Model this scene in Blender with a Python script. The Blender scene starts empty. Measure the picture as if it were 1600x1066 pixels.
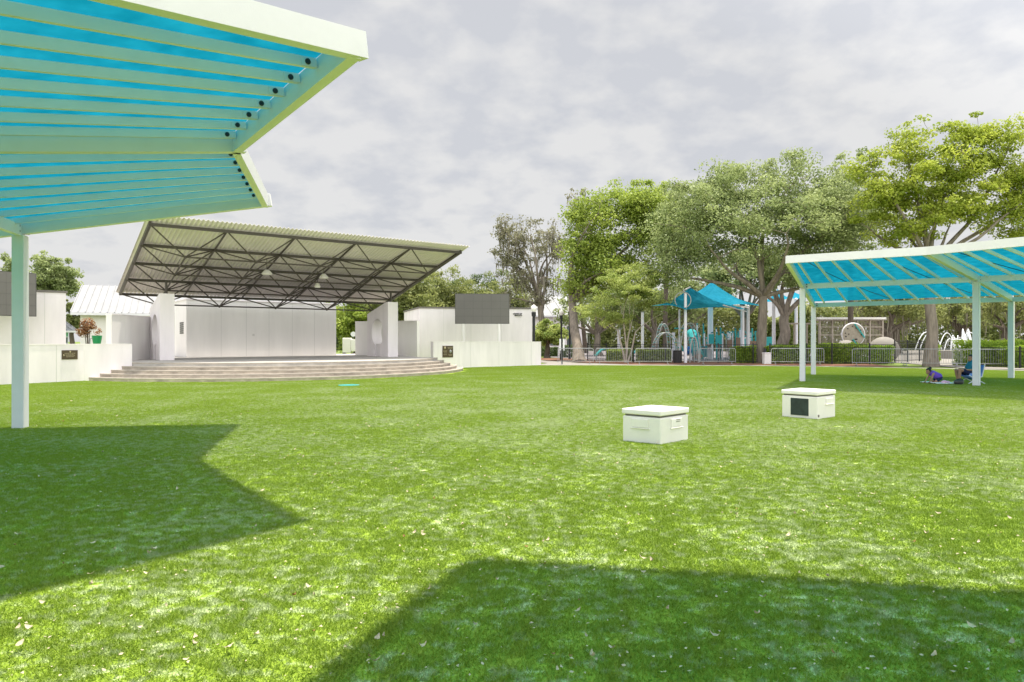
import bpy, bmesh, math, random
import numpy as np
from mathutils import Vector, Matrix, noise as mnoise
SC = bpy.context.scene
COL = SC.collection
R = math.radians
F, HZ, EYE = 1066.67, 533.0, 1.6

# ------------------------------------------------------------------ camera, sky, sun, exposure
cam = bpy.data.cameras.new('camera')
cam.lens = 24.0; cam.sensor_width = 36.0; cam.clip_start = 0.05; cam.clip_end = 3000
camo = bpy.data.objects.new('camera', cam); COL.objects.link(camo)
camo.location = (0, 0, EYE); camo.rotation_euler = (R(90), 0, 0)
SC.camera = camo

SUN_TO = Vector((0.103, 0.0635, 1.0)).normalized()      # towards the sun
SUN_EL = math.asin(SUN_TO.z); SUN_AZ = math.atan2(SUN_TO.x, SUN_TO.y)
sl = bpy.data.lights.new('sun', 'SUN'); sl.energy = 4.9; sl.angle = R(1.6); sl.color = (1.0, 0.93, 0.80)
so = bpy.data.objects.new('sun', sl); COL.objects.link(so)
so.rotation_euler = SUN_TO.to_track_quat('Z', 'Y').to_euler()

W = bpy.data.worlds.new('World'); SC.world = W; W.use_nodes = True
nt = W.node_tree; nt.nodes.clear()
def N(t, kind, **kw):
    n = t.nodes.new(kind)
    for k, v in kw.items(): setattr(n, k, v)
    return n
def mth(t, op, a, b=None, c=None, clamp=False):
    n = t.nodes.new('ShaderNodeMath'); n.operation = op; n.use_clamp = clamp
    for i, v in enumerate((a, b, c)):
        if v is None: continue
        if isinstance(v, (int, float)): n.inputs[i].default_value = v
        else: t.links.new(v, n.inputs[i])
    return n.outputs[0]
out = N(nt, 'ShaderNodeOutputWorld'); bg = N(nt, 'ShaderNodeBackground')
sky = N(nt, 'ShaderNodeTexSky', sky_type='NISHITA'); sky.sun_disc = False
sky.sun_elevation = SUN_EL; sky.sun_rotation = SUN_AZ; sky.dust_density = 3.0
tc = N(nt, 'ShaderNodeTexCoord'); sep = N(nt, 'ShaderNodeSeparateXYZ')
nt.links.new(tc.outputs['Generated'], sep.inputs[0])
zz = mth(nt, 'ADD', mth(nt, 'ABSOLUTE', sep.outputs['Z']), 0.30)
cmb = N(nt, 'ShaderNodeCombineXYZ')
nt.links.new(mth(nt, 'DIVIDE', sep.outputs['X'], zz), cmb.inputs[0])
nt.links.new(mth(nt, 'DIVIDE', sep.outputs['Y'], zz), cmb.inputs[1])
def cloud(scale, det, rough, dist):
    n = N(nt, 'ShaderNodeTexNoise'); n.inputs['Scale'].default_value = scale; n.inputs['Detail'].default_value = det
    n.inputs['Roughness'].default_value = rough; n.inputs['Distortion'].default_value = dist
    nt.links.new(cmb.outputs[0], n.inputs['Vector']); return n.outputs['Fac']
cl = mth(nt, 'ADD', mth(nt, 'MULTIPLY', cloud(1.7, 4, 0.5, 0.1), 0.5), mth(nt, 'MULTIPLY', cloud(7.0, 7, 0.52, 0.0), 0.66))
# the layer thickens into even haze low in the sky
hz = mth(nt, 'MULTIPLY', mth(nt, 'SUBTRACT', 0.30, sep.outputs['Z'], clamp=True), 0.42)
cr = N(nt, 'ShaderNodeValToRGB')
cr.color_ramp.elements[0].position = 0.52; cr.color_ramp.elements[0].color = (9.5, 9.7, 10.25, 1)
cr.color_ramp.elements[1].position = 0.665; cr.color_ramp.elements[1].color = (11.7, 11.65, 11.6, 1)
nt.links.new(mth(nt, 'ADD', cl, hz), cr.inputs[0])
# added sky gain, brighter overhead and behind the viewer to light walls, dimmer ahead
thin = mth(nt, 'ADD', mth(nt, 'MULTIPLY', sep.outputs['Y'], -0.75), mth(nt, 'ADD', mth(nt, 'MULTIPLY', sep.outputs['Z'], 0.35), mth(nt, 'MULTIPLY', sep.outputs['X'], 0.10)))  # direction weight: grows behind the viewer, overhead and to the right
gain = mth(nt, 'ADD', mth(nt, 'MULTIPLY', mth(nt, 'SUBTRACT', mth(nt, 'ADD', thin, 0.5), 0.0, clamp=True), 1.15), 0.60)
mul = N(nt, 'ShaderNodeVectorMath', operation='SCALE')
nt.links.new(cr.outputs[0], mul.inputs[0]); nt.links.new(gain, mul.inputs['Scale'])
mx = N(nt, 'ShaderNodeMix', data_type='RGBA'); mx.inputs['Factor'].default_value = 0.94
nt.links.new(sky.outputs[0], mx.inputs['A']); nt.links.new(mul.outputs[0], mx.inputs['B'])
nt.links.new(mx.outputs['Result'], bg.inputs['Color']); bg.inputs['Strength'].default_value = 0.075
nt.links.new(bg.outputs[0], out.inputs[0])
SC.view_settings.view_transform = 'Standard'; SC.view_settings.look = 'None'
SC.view_settings.exposure = 0.62; SC.view_settings.gamma = 1.0
SC.view_settings.use_curve_mapping = False

# ------------------------------------------------------------------ helpers
def px(x, y, Y): return Vector(((x-800)/F*Y, Y, EYE+(HZ-y)/F*Y))
def gp(x, y, z=0.0):
    Y = F*(EYE-z)/(y-HZ); return Vector(((x-800)/F*Y, Y, z))
def V(*a): return Vector(a)

def mat(name, col, rough=0.6, metal=0.0, var=0.0, vscale=3.0, bump=0.0, bscale=60.0, spec=0.4, streak=False):
    m = bpy.data.materials.new(name); m.use_nodes = True
    t = m.node_tree; b = t.nodes['Principled BSDF']
    b.inputs['Roughness'].default_value = rough; b.inputs['Metallic'].default_value = metal
    b.inputs['Specular IOR Level'].default_value = spec
    c = (*col, 1)
    if var > 0:
        g = N(t, 'ShaderNodeNewGeometry'); mp = N(t, 'ShaderNodeMapping')
        t.links.new(g.outputs['Position'], mp.inputs[0])
        if streak: mp.inputs['Scale'].default_value = (1, 1, 0.18)
        nz = N(t, 'ShaderNodeTexNoise'); nz.inputs['Scale'].default_value = vscale; nz.inputs['Detail'].default_value = 7
        nz.inputs['Roughness'].default_value = 0.62
        t.links.new(mp.outputs[0], nz.inputs['Vector'])
        r = N(t, 'ShaderNodeValToRGB')
        r.color_ramp.elements[0].position = 0.3; r.color_ramp.elements[0].color = tuple(max(0, x*(1-var)) for x in col)+(1,)
        r.color_ramp.elements[1].position = 0.68; r.color_ramp.elements[1].color = tuple(min(1, x*(1+var*0.35)) for x in col)+(1,)
        t.links.new(nz.outputs['Fac'], r.inputs[0]); t.links.new(r.outputs[0], b.inputs['Base Color'])
    else: b.inputs['Base Color'].default_value = c
    if bump > 0:
        g2 = N(t, 'ShaderNodeNewGeometry'); n2 = N(t, 'ShaderNodeTexNoise'); n2.inputs['Scale'].default_value = bscale; n2.inputs['Detail'].default_value = 4
        t.links.new(g2.outputs['Position'], n2.inputs['Vector'])
        bp = N(t, 'ShaderNodeBump'); bp.inputs['Strength'].default_value = bump; bp.inputs['Distance'].default_value = 0.02
        t.links.new(n2.outputs['Fac'], bp.inputs['Height']); t.links.new(bp.outputs[0], b.inputs['Normal'])
    return m

def leafmat(name, c0, c1, trans=0.48):
    m = bpy.data.materials.new(name); m.use_nodes = True
    t = m.node_tree; t.nodes.clear()
    o = N(t, 'ShaderNodeOutputMaterial'); at = N(t, 'ShaderNodeAttribute', attribute_name='tint')
    r = N(t, 'ShaderNodeValToRGB')
    r.color_ramp.elements[0].color = (*c0, 1); r.color_ramp.elements[1].color = (*c1, 1)
    t.links.new(at.outputs['Fac'], r.inputs[0])
    d = N(t, 'ShaderNodeBsdfDiffuse'); tr = N(t, 'ShaderNodeBsdfTranslucent'); gl = N(t, 'ShaderNodeBsdfGlossy'); gl.inputs['Roughness'].default_value = 0.45
    gl.inputs['Color'].default_value = (0.8, 0.85, 0.8, 1)
    t.links.new(r.outputs[0], d.inputs[0]); t.links.new(r.outputs[0], tr.inputs[0])
    a = N(t, 'ShaderNodeMixShader'); a.inputs[0].default_value = trans
    t.links.new(d.outputs[0], a.inputs[1]); t.links.new(tr.outputs[0], a.inputs[2])
    b = N(t, 'ShaderNodeMixShader'); b.inputs[0].default_value = 0.02
    t.links.new(a.outputs[0], b.inputs[1]); t.links.new(gl.outputs[0], b.inputs[2])
    t.links.new(b.outputs[0], o.inputs[0]); return m

def tag(o, label=None, cat=None, group=None, kind=None):
    if label: o['label'] = label
    if cat: o['category'] = cat
    if group: o['group'] = group
    if kind: o['kind'] = kind
    return o
def thing(name, label, cat, loc=(0, 0, 0), rz=0.0, group=None):
    o = bpy.data.objects.new(name, None); COL.objects.link(o)
    o.location = loc; o.rotation_euler = (0, 0, rz); o.empty_display_size = 0.2
    return tag(o, label, cat, group)
def link(name, me, m, parent=None, world=False):
    o = bpy.data.objects.new(name, me); COL.objects.link(o)
    if m is not None and not me.materials: me.materials.append(m)
    if parent is not None:
        o.parent = parent
        if world: o.matrix_parent_inverse = wmat(parent).inverted()
    return o
def wmat(o):
    m = Matrix.LocRotScale(o.location, o.rotation_euler, o.scale)
    return wmat(o.parent) @ o.matrix_parent_inverse @ m if o.parent else m
def obj(name, bm, m, parent=None, world=False, smooth=False):
    bmesh.ops.recalc_face_normals(bm, faces=bm.faces[:])
    me = bpy.data.meshes.new(name); bm.to_mesh(me); bm.free()
    if smooth:
        for p in me.polygons: p.use_smooth = True
        me.set_sharp_from_angle(angle=R(50))
    return link(name, me, m, parent, world)
def copy_tree(o, parent=None):
    c = o.copy(); COL.objects.link(c)
    if parent is not None: c.parent = parent
    for ch in list(o.children): copy_tree(ch, c)
    return c

def BM(): return bmesh.new()
def box(bm, lo, hi, bevel=0.0):
    r = bmesh.ops.create_cube(bm, size=1.0); vs = r['verts']
    lo, hi = Vector(lo), Vector(hi); c = (lo+hi)/2; s = hi-lo
    for v in vs: v.co = Vector((v.co.x*s.x, v.co.y*s.y, v.co.z*s.z))+c
    if bevel > 0:
        es = list({e for v in vs for e in v.link_edges})
        bmesh.ops.bevel(bm, geom=es, offset=bevel, segments=2, affect='EDGES', profile=0.5)
    return bm
def beam(bm, p, q, w, h, off=0.0, roll=None, bevel=0.0):
    p, q = Vector(p), Vector(q); d = (q-p).normalized()
    ref = Vector((0, 0, 1)) if abs(d.z) < 0.95 else (roll or Vector((1, 0, 0)))
    s = d.cross(ref).normalized(); u = s.cross(d).normalized()
    r = bmesh.ops.create_cube(bm, size=1.0); vs = r['verts']; L = (q-p).length; c = (p+q)/2+u*off
    for v in vs: v.co = c+d*(v.co.x*L)+s*(v.co.y*w)+u*(v.co.z*h)
    if bevel > 0:
        es = list({e for v in vs for e in v.link_edges})
        bmesh.ops.bevel(bm, geom=es, offset=bevel, segments=2, affect='EDGES', profile=0.5)
def tube(bm, pts, rad, n=8, cap=True):
    pts = [Vector(p) for p in pts]; rings = []
    if not hasattr(rad, '__len__'): rad = [rad]*len(pts)
    ref = None
    for i, p in enumerate(pts):
        d = (pts[min(i+1, len(pts)-1)]-pts[max(i-1, 0)])
        d = d.normalized() if d.length > 1e-9 else Vector((0, 0, 1))
        if ref is None: ref = Vector((1, 0, 0)) if abs(d.x) < 0.8 else Vector((0, 1, 0))
        s = d.cross(ref).normalized(); u = s.cross(d).normalized(); ref = u
        rings.append([bm.verts.new(p+(s*math.cos(a)+u*math.sin(a))*rad[i]) for a in [2*math.pi*k/n for k in range(n)]])
    for a, b in zip(rings, rings[1:]):
        for k in range(n): bm.faces.new((a[k], a[(k+1) % n], b[(k+1) % n], b[k]))
    if cap:
        bm.faces.new(rings[0][::-1]); bm.faces.new(rings[-1])
def ball(bm, c, r, seg=12, sc=(1, 1, 1)):
    rr = bmesh.ops.create_uvsphere(bm, u_segments=seg, v_segments=max(6, seg*2//3), radius=1.0)
    for v in rr['verts']: v.co = Vector((v.co.x*r*sc[0], v.co.y*r*sc[1], v.co.z*r*sc[2]))+Vector(c)
def prism(bm, poly, z0, z1):
    a = [bm.verts.new((p[0], p[1], z0)) for p in poly]; b = [bm.verts.new((p[0], p[1], z1)) for p in poly]
    n = len(poly); bm.faces.new(a[::-1]); bm.faces.new(b)
    for k in range(n): bm.faces.new((a[k], a[(k+1) % n], b[(k+1) % n], b[k]))
def extrude_poly(bm, pts, off):
    a = [bm.verts.new(p) for p in pts]; b = [bm.verts.new(Vector(p)+off) for p in pts]
    n = len(pts); bm.faces.new(a[::-1]); bm.faces.new(b)
    for k in range(n): bm.faces.new((a[k], a[(k+1) % n], b[(k+1) % n], b[k]))
def sheet(name, poly, z, m, kind='structure'):
    bm = BM(); bm.faces.new([bm.verts.new((p[0], p[1], z)) for p in poly])
    o = obj(name, bm, m)
    if o.data.polygons[0].normal.z < 0: o.data.flip_normals()
    o['kind'] = kind; return o
def wallpath(bm, pts, th, z0, z1):
    """a wall of thickness th following a polyline, as one prism"""
    pts = [Vector((p[0], p[1])) for p in pts]; L, Rr = [], []
    for i, p in enumerate(pts):
        d = (pts[min(i+1, len(pts)-1)]-pts[max(i-1, 0)]).normalized(); n = Vector((-d.y, d.x))
        L.append(p+n*th/2); Rr.append(p-n*th/2)
    prism(bm, L+Rr[::-1], z0, z1)

# ------------------------------------------------------------------ materials
M = {}
M['white'] = mat('white_painted_steel', (0.72, 0.70, 0.75), 0.42, var=0.05, vscale=2.5, bump=0.05, bscale=90)
M['wall'] = mat('white_stucco', (0.79, 0.74, 0.75), 0.85, var=0.12, vscale=1.3, bump=0.25, bscale=45, streak=True)
M['wall_grey'] = mat('off_white_stucco', (0.78, 0.755, 0.735), 0.85, var=0.09, vscale=1.0, bump=0.25, bscale=45, streak=True)
M['groove'] = mat('joint_grey', (0.60, 0.585, 0.565), 0.9)  # plain grey of the wall joint strips and the switch box
M['conc'] = mat('stained_concrete', (0.40, 0.35, 0.295), 0.85, var=0.42, vscale=2.2, bump=0.3, bscale=40)
M['floor'] = mat('stage_floor_concrete', (0.42, 0.40, 0.375), 0.8, var=0.3, vscale=1.3, bump=0.2, bscale=30)
M['nose'] = mat('pale_step_nosing', (0.42, 0.375, 0.325), 0.8, var=0.25, vscale=3)
M['path'] = mat('pale_concrete', (0.25, 0.232, 0.21), 0.9, var=0.18, vscale=1.2)
M['mulch'] = mat('red_bark_mulch', (0.20, 0.095, 0.055), 0.95, var=0.5, vscale=8, bump=0.8, bscale=14)
M['lawn'] = mat('lawn', (0.14, 0.195, 0.035), 0.95, var=0.35, vscale=0.7, bump=0.6, bscale=25)
M['rubber'] = mat('grey_safety_rubber', (0.20, 0.18, 0.19), 0.95, var=0.2)
M['brown_steel'] = mat('dark_brown_steel', (0.062, 0.051, 0.040), 0.5, var=0.15)
M['sheet'] = mat('beige_metal_sheet', (0.63, 0.58, 0.565), 0.45, var=0.07, vscale=0.8)
M['metal_roof'] = mat('white_metal_roof', (0.27, 0.275, 0.285), 0.6, var=0.15, vscale=0.8)
M['trim_dark'] = mat('grey_brown_roof_trim', (0.16, 0.145, 0.13), 0.7)
M['black'] = mat('black_paint', (0.018, 0.018, 0.02), 0.5)
M['screen'] = mat('led_screen_face', (0.135, 0.127, 0.12), 0.6, var=0.08, vscale=0.6)
M['screen_edge'] = mat('screen_edge', (0.06, 0.058, 0.056), 0.5)
M['bronze'] = mat('bronze_plate', (0.085, 0.062, 0.035), 0.5, metal=0.3, var=0.2)
M['gold'] = mat('raised_bronze', (0.36, 0.31, 0.2), 0.45, metal=0.3)
M['galv'] = mat('galvanised_steel', (0.30, 0.31, 0.32), 0.5, metal=0.3)
M['glass'] = mat('window_glass', (0.10, 0.13, 0.14), 0.12, spec=0.6)
M['plastic_white'] = mat('pale_fibreglass', (0.78, 0.745, 0.715), 0.45, var=0.05, vscale=4)
M['grille'] = mat('dark_speaker_grille', (0.030, 0.045, 0.042), 0.7, var=0.4, vscale=9)
M['pale_post'] = mat('pale_grey_paint', (0.36, 0.355, 0.35), 0.5)
M['teal'] = mat('teal_plastic', (0.02, 0.32, 0.33), 0.45)
M['teal_dark'] = mat('dark_teal_plastic', (0.01, 0.17, 0.19), 0.5)
M['lime'] = mat('lime_plastic', (0.42, 0.55, 0.06), 0.5)
M['bluep'] = mat('blue_plastic', (0.02, 0.12, 0.38), 0.45)
M['brown_panel'] = mat('brown_panel', (0.20, 0.13, 0.09), 0.6)
M['green_paint'] = mat('bright_green_glaze', (0.01, 0.26, 0.075), 0.35)
M['mint'] = mat('mint_siding', (0.22, 0.50, 0.38), 0.7)
M['timber'] = mat('weathered_timber', (0.40, 0.345, 0.29), 0.8, var=0.25, vscale=4)
M['bark'] = mat('grey_bark', (0.24, 0.20, 0.165), 0.95, var=0.5, vscale=5, bump=0.9, bscale=9, streak=True)
M['bark_dark'] = mat('dark_bark', (0.125, 0.10, 0.078), 0.95, var=0.45, vscale=5, bump=0.9, bscale=9, streak=True)
M['dry'] = mat('dry_leaf', (0.54, 0.45, 0.31), 0.8, var=0.4, vscale=14)
M['dry_red'] = mat('rusty_dry_leaf', (0.33, 0.17, 0.07), 0.8, var=0.4, vscale=14)
M['water'] = mat('white_water_spray', (0.86, 0.89, 0.92), 0.25)
M['skin'] = mat('skin', (0.34, 0.185, 0.12), 0.55)
M['hair'] = mat('dark_hair', (0.015, 0.011, 0.010), 0.6)
M['shirt'] = mat('teal_blue_shirt', (0.012, 0.16, 0.25), 0.85)
M['shorts'] = mat('navy_shorts', (0.012, 0.016, 0.06), 0.85)
M['purple'] = mat('purple_top', (0.16, 0.07, 0.50), 0.85)
M['pink'] = mat('pink_fabric', (0.70, 0.36, 0.50), 0.85)
M['clothwhite'] = mat('white_fabric', (0.80, 0.79, 0.80), 0.9, var=0.1, vscale=12)
M['chair_blue'] = mat('light_blue_canvas', (0.16, 0.29, 0.68), 0.85)
M['yellow'] = mat('yellow_fabric', (0.68, 0.46, 0.12), 0.85)

def fabric_mat(name, c0, c1, hole):
    m = bpy.data.materials.new(name); m.use_nodes = True
    t = m.node_tree; t.nodes.clear(); o = N(t, 'ShaderNodeOutputMaterial')
    g = N(t, 'ShaderNodeNewGeometry'); nz = N(t, 'ShaderNodeTexNoise'); nz.inputs['Scale'].default_value = 3.5; nz.inputs['Detail'].default_value = 8
    t.links.new(g.outputs['Position'], nz.inputs['Vector'])
    r = N(t, 'ShaderNodeValToRGB')
    r.color_ramp.elements[0].position = 0.3; r.color_ramp.elements[0].color = (*c0, 1)
    r.color_ramp.elements[1].position = 0.7; r.color_ramp.elements[1].color = (*c1, 1)
    t.links.new(nz.outputs['Fac'], r.inputs[0])
    d = N(t, 'ShaderNodeBsdfDiffuse'); tr = N(t, 'ShaderNodeBsdfTranslucent')
    t.links.new(r.outputs[0], d.inputs[0]); t.links.new(r.outputs[0], tr.inputs[0])
    a = N(t, 'ShaderNodeMixShader'); a.inputs[0].default_value = 0.62
    t.links.new(d.outputs[0], a.inputs[1]); t.links.new(tr.outputs[0], a.inputs[2]); tp = N(t, 'ShaderNodeBsdfTransparent'); tp.inputs['Color'].default_value = (0.02, 0.62, 0.70, 1)
    b = N(t, 'ShaderNodeMixShader'); b.inputs[0].default_value = hole
    t.links.new(a.outputs[0], b.inputs[1]); t.links.new(tp.outputs[0], b.inputs[2]); t.links.new(b.outputs[0], o.inputs[0])
    return m
M['fabric'] = fabric_mat('blue_shade_mesh', (0.001, 0.105, 0.175), (0.006, 0.17, 0.265), 0.16)
M['sail'] = fabric_mat('blue_sail_cloth', (0.03, 0.33, 0.50), (0.05, 0.43, 0.63), 0.06)

def turf_mat(name, blade):
    m = bpy.data.materials.new(name); m.use_nodes = True
    t = m.node_tree; t.nodes.clear(); o = N(t, 'ShaderNodeOutputMaterial')
    g = N(t, 'ShaderNodeNewGeometry')
    def nz(scale, detail, rough, sx=1.0, sy=1.0):
        mp = N(t, 'ShaderNodeMapping'); mp.inputs['Scale'].default_value = (sx, sy, 0.0)
        t.links.new(g.outputs['Position'], mp.inputs[0])
        n = N(t, 'ShaderNodeTexNoise'); n.inputs['Scale'].default_value = scale; n.inputs['Detail'].default_value = detail; n.inputs['Roughness'].default_value = rough
        t.links.new(mp.outputs[0], n.inputs['Vector']); return n.outputs['Fac']
    big = nz(0.6, 3, 0.55); mid = nz(10.5, 4, 0.6, 0.8, 1.0); fine = nz(42, 5, 0.7)
    s = mth(t, 'ADD', mth(t, 'MULTIPLY', mid, 1.0), mth(t, 'ADD', mth(t, 'MULTIPLY', big, 0.46), mth(t, 'MULTIPLY', fine, 0.20)))
    # the middle of the field is the most walked on, so more of its fibres lie flat
    vd = N(t, 'ShaderNodeVectorMath', operation='DISTANCE'); vd.inputs[1].default_value = (2.0, 17.0, 0.0); t.links.new(g.outputs['Position'], vd.inputs[0])
    wear = mth(t, 'MULTIPLY', mth(t, 'SUBTRACT', 1.0, mth(t, 'MULTIPLY', vd.outputs['Value'], 0.045), clamp=True), 0.155)
    s = mth(t, 'ADD', s, wear)
    mask = mth(t, 'MULTIPLY', mth(t, 'SUBTRACT', s, 0.905), 7.0, clamp=True)   # worn, flattened pale fibres
    base = N(t, 'ShaderNodeValToRGB')
    base.color_ramp.elements[0].position = 0.3; base.color_ramp.elements[1].position = 0.72
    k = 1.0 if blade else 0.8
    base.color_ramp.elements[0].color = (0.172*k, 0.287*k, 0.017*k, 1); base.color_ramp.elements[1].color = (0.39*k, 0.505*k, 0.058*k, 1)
    t.links.new(fine, base.inputs[0])
    mixc = N(t, 'ShaderNodeMix', data_type='RGBA'); t.links.new(mth(t, 'MULTIPLY', mask, 0.70), mixc.inputs['Factor'])
    t.links.new(base.outputs[0], mixc.inputs['A']); mixc.inputs['B'].default_value = (0.52, 0.58, 0.36, 1)
    d = N(t, 'ShaderNodeBsdfDiffuse'); t.links.new(mixc.outputs['Result'], d.inputs[0])
    gl = N(t, 'ShaderNodeBsdfGlossy'); gl.inputs['Roughness'].default_value = 0.5; gl.inputs['Color'].default_value = (0.9, 0.95, 0.85, 1)
    if blade:
        tr = N(t, 'ShaderNodeBsdfTranslucent'); t.links.new(mixc.outputs['Result'], tr.inputs[0])
        a = N(t, 'ShaderNodeMixShader'); a.inputs[0].default_value = 0.35
        t.links.new(d.outputs[0], a.inputs[1]); t.links.new(tr.outputs[0], a.inputs[2]); src = a.outputs[0]
    else: src = d.outputs[0]
    b = N(t, 'ShaderNodeMixShader'); b.inputs[0].default_value = 0.025
    t.links.new(src, b.inputs[1]); t.links.new(gl.outputs[0], b.inputs[2]); t.links.new(b.outputs[0], o.inputs[0])
    return m
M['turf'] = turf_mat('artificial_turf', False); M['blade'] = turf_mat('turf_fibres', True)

# ------------------------------------------------------------------ stage frame (rotated like the bandshell)
TH = R(36.56); SU = Vector((math.cos(TH), math.sin(TH), 0)); SW = Vector((-math.sin(TH), math.cos(TH), 0)); SO = Vector((-16.38, 31.76, 0))
def st(a, b, z=0.0): return SO+SU*a+SW*b+Vector((0, 0, z))
CA, CB, FLOOR = 5.8, 1.9, 0.70                 # centre of the curved steps

# ------------------------------------------------------------------ ground
sheet('ground', [(-900, -400), (900, -400), (900, 1500), (-900, 1500)], -0.02, M['lawn'])
TURF = [(-60, -30), (45, -30), (45, 20), (34, 31), (27.4, 36.3), (25.3, 38.6), (22.5, 40.6), (19.6, 42.0), (16.4, 43.4), (8.5, 44.4), (1.7, 44.6), (-3.0, 41.0), (-9, 36), (-17, 29), (-22, 24.5), (-60, 10)]
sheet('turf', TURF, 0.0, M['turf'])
edge = [(34, 31), (27.4, 36.3), (25.3, 38.6), (22.5, 40.6), (19.6, 42.0), (16.4, 43.4), (8.5, 44.4), (1.7, 44.6)]
sheet('kerb_strip', edge+[(1.7, 46.2), (8.6, 46.0), (16.8, 44.6), (20.2, 42.9), (23.2, 41.4), (26.2, 39.2), (28.4, 36.9), (35, 31.8)], 0.012, M['path'])
sheet('mulch_bed', [(8.2, 45.9), (12.5, 46.2), (16.9, 45.0), (20.4, 43.2), (23.6, 41.7), (25.0, 48), (26.5, 58), (14, 54), (9.5, 51), (5.5, 62), (2.0, 66), (2.2, 58), (5.5, 50)], 0.016, M['mulch'])
sheet('concrete_path', [(1.9, 46.3), (8.0, 46.1), (5.0, 50), (1.8, 58), (-2, 72), (-9, 90), (-13, 90), (-6, 72), (0.2, 56), (2.6, 49.5)], 0.008, M['path'])
sheet('playground_floor', [(9, 52), (26, 56), (40, 70), (40, 110), (-2, 110), (4, 66)], 0.004, M['rubber'])
sheet('fountain_plaza', [(26.3, 39.6), (29.5, 37), (70, 60), (70, 120), (34, 80)], 0.02, M['path'])

def turf_blades():
    pts = []
    rnd = random.Random(3)
    def inside(x, y):
        c = False; n = len(TURF)
        for i in range(n):
            x1, y1 = TURF[i]; x2, y2 = TURF[(i+1) % n]
            if (y1 > y) != (y2 > y) and x < (x2-x1)*(y-y1)/(y2-y1)+x1: c = not c
        return c
    s = 0.42; y = 2.4
    while y < 45:
        w = y*0.80+1.0; x = -w
        while x < w:
            X, Yy = x+rnd.uniform(-.08, .08), y+rnd.uniform(-.08, .08)
            d = Vector((X, Yy, 0))-st(CA, CB); a, b = d.dot(SU), d.dot(SW)
            if inside(X, Yy) and not (d.length < 10.45 and b < -3.4+1.0) and not (b > -5.0 and -20 < a < 2 and Yy > 20): pts.append((X, Yy, 0.0))
            x += s
        y += s
    me = bpy.data.meshes.new('turf_blades'); me.from_pydata(pts, [], [])
    o = link('turf_blades', me, M['blade']); tag(o, 'short green artificial turf fibres covering the open field', 'turf', kind='stuff')
    ng = bpy.data.node_groups.new('turf_fibres', 'GeometryNodeTree')
    ng.interface.new_socket('Geometry', in_out='INPUT', socket_type='NodeSocketGeometry')
    ng.interface.new_socket('Geometry', in_out='OUTPUT', socket_type='NodeSocketGeometry')
    gi, go = N(ng, 'NodeGroupInput'), N(ng, 'NodeGroupOutput'); lk = ng.links.new
    grid = N(ng, 'GeometryNodeMeshGrid'); grid.inputs['Size X'].default_value = 0.56; grid.inputs['Size Y'].default_value = 0.56
    grid.inputs['Vertices X'].default_value = 2; grid.inputs['Vertices Y'].default_value = 2
    dist = N(ng, 'GeometryNodeDistributePointsOnFaces'); dist.inputs['Density'].default_value = 8500; dist.inputs['Seed'].default_value = 4
    lk(grid.outputs['Mesh'], dist.inputs['Mesh'])
    cone = N(ng, 'GeometryNodeMeshCone', fill_type='NONE'); cone.inputs['Vertices'].default_value = 3
    cone.inputs['Radius Top'].default_value = 0.0004; cone.inputs['Radius Bottom'].default_value = 0.0021; cone.inputs['Depth'].default_value = 0.024
    rr = N(ng, 'FunctionNodeRandomValue', data_type='FLOAT_VECTOR'); rr.inputs[0].default_value = (-1.15, -1.15, 0); rr.inputs[1].default_value = (1.15, 1.15, 6.28)
    rs = N(ng, 'FunctionNodeRandomValue', data_type='FLOAT'); rs.inputs[2].default_value = 0.65; rs.inputs[3].default_value = 1.25
    iop = N(ng, 'GeometryNodeInstanceOnPoints'); lk(dist.outputs['Points'], iop.inputs['Points']); lk(cone.outputs['Mesh'], iop.inputs['Instance'])
    lk(rr.outputs[0], iop.inputs['Rotation']); lk(rs.outputs[1], iop.inputs['Scale'])
    rl = N(ng, 'GeometryNodeRealizeInstances'); lk(iop.outputs[0], rl.inputs[0])
    sm = N(ng, 'GeometryNodeSetMaterial'); sm.inputs['Material'].default_value = M['blade']; lk(rl.outputs[0], sm.inputs[0])
    m2p = N(ng, 'GeometryNodeMeshToPoints'); lk(gi.outputs[0], m2p.inputs[0])
    i2 = N(ng, 'GeometryNodeInstanceOnPoints'); lk(m2p.outputs[0], i2.inputs['Points']); lk(sm.outputs[0], i2.inputs['Instance'])
    r2 = N(ng, 'FunctionNodeRandomValue', data_type='FLOAT_VECTOR'); r2.inputs[0].default_value = (0, 0, 0); r2.inputs[1].default_value = (0, 0, 6.28); r2.inputs['Seed'].default_value = 9
    lk(r2.outputs[0], i2.inputs['Rotation']); lk(i2.outputs[0], go.inputs[0])
    md = o.modifiers.new('fibres', 'NODES'); md.node_group = ng
turf_blades()

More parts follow.
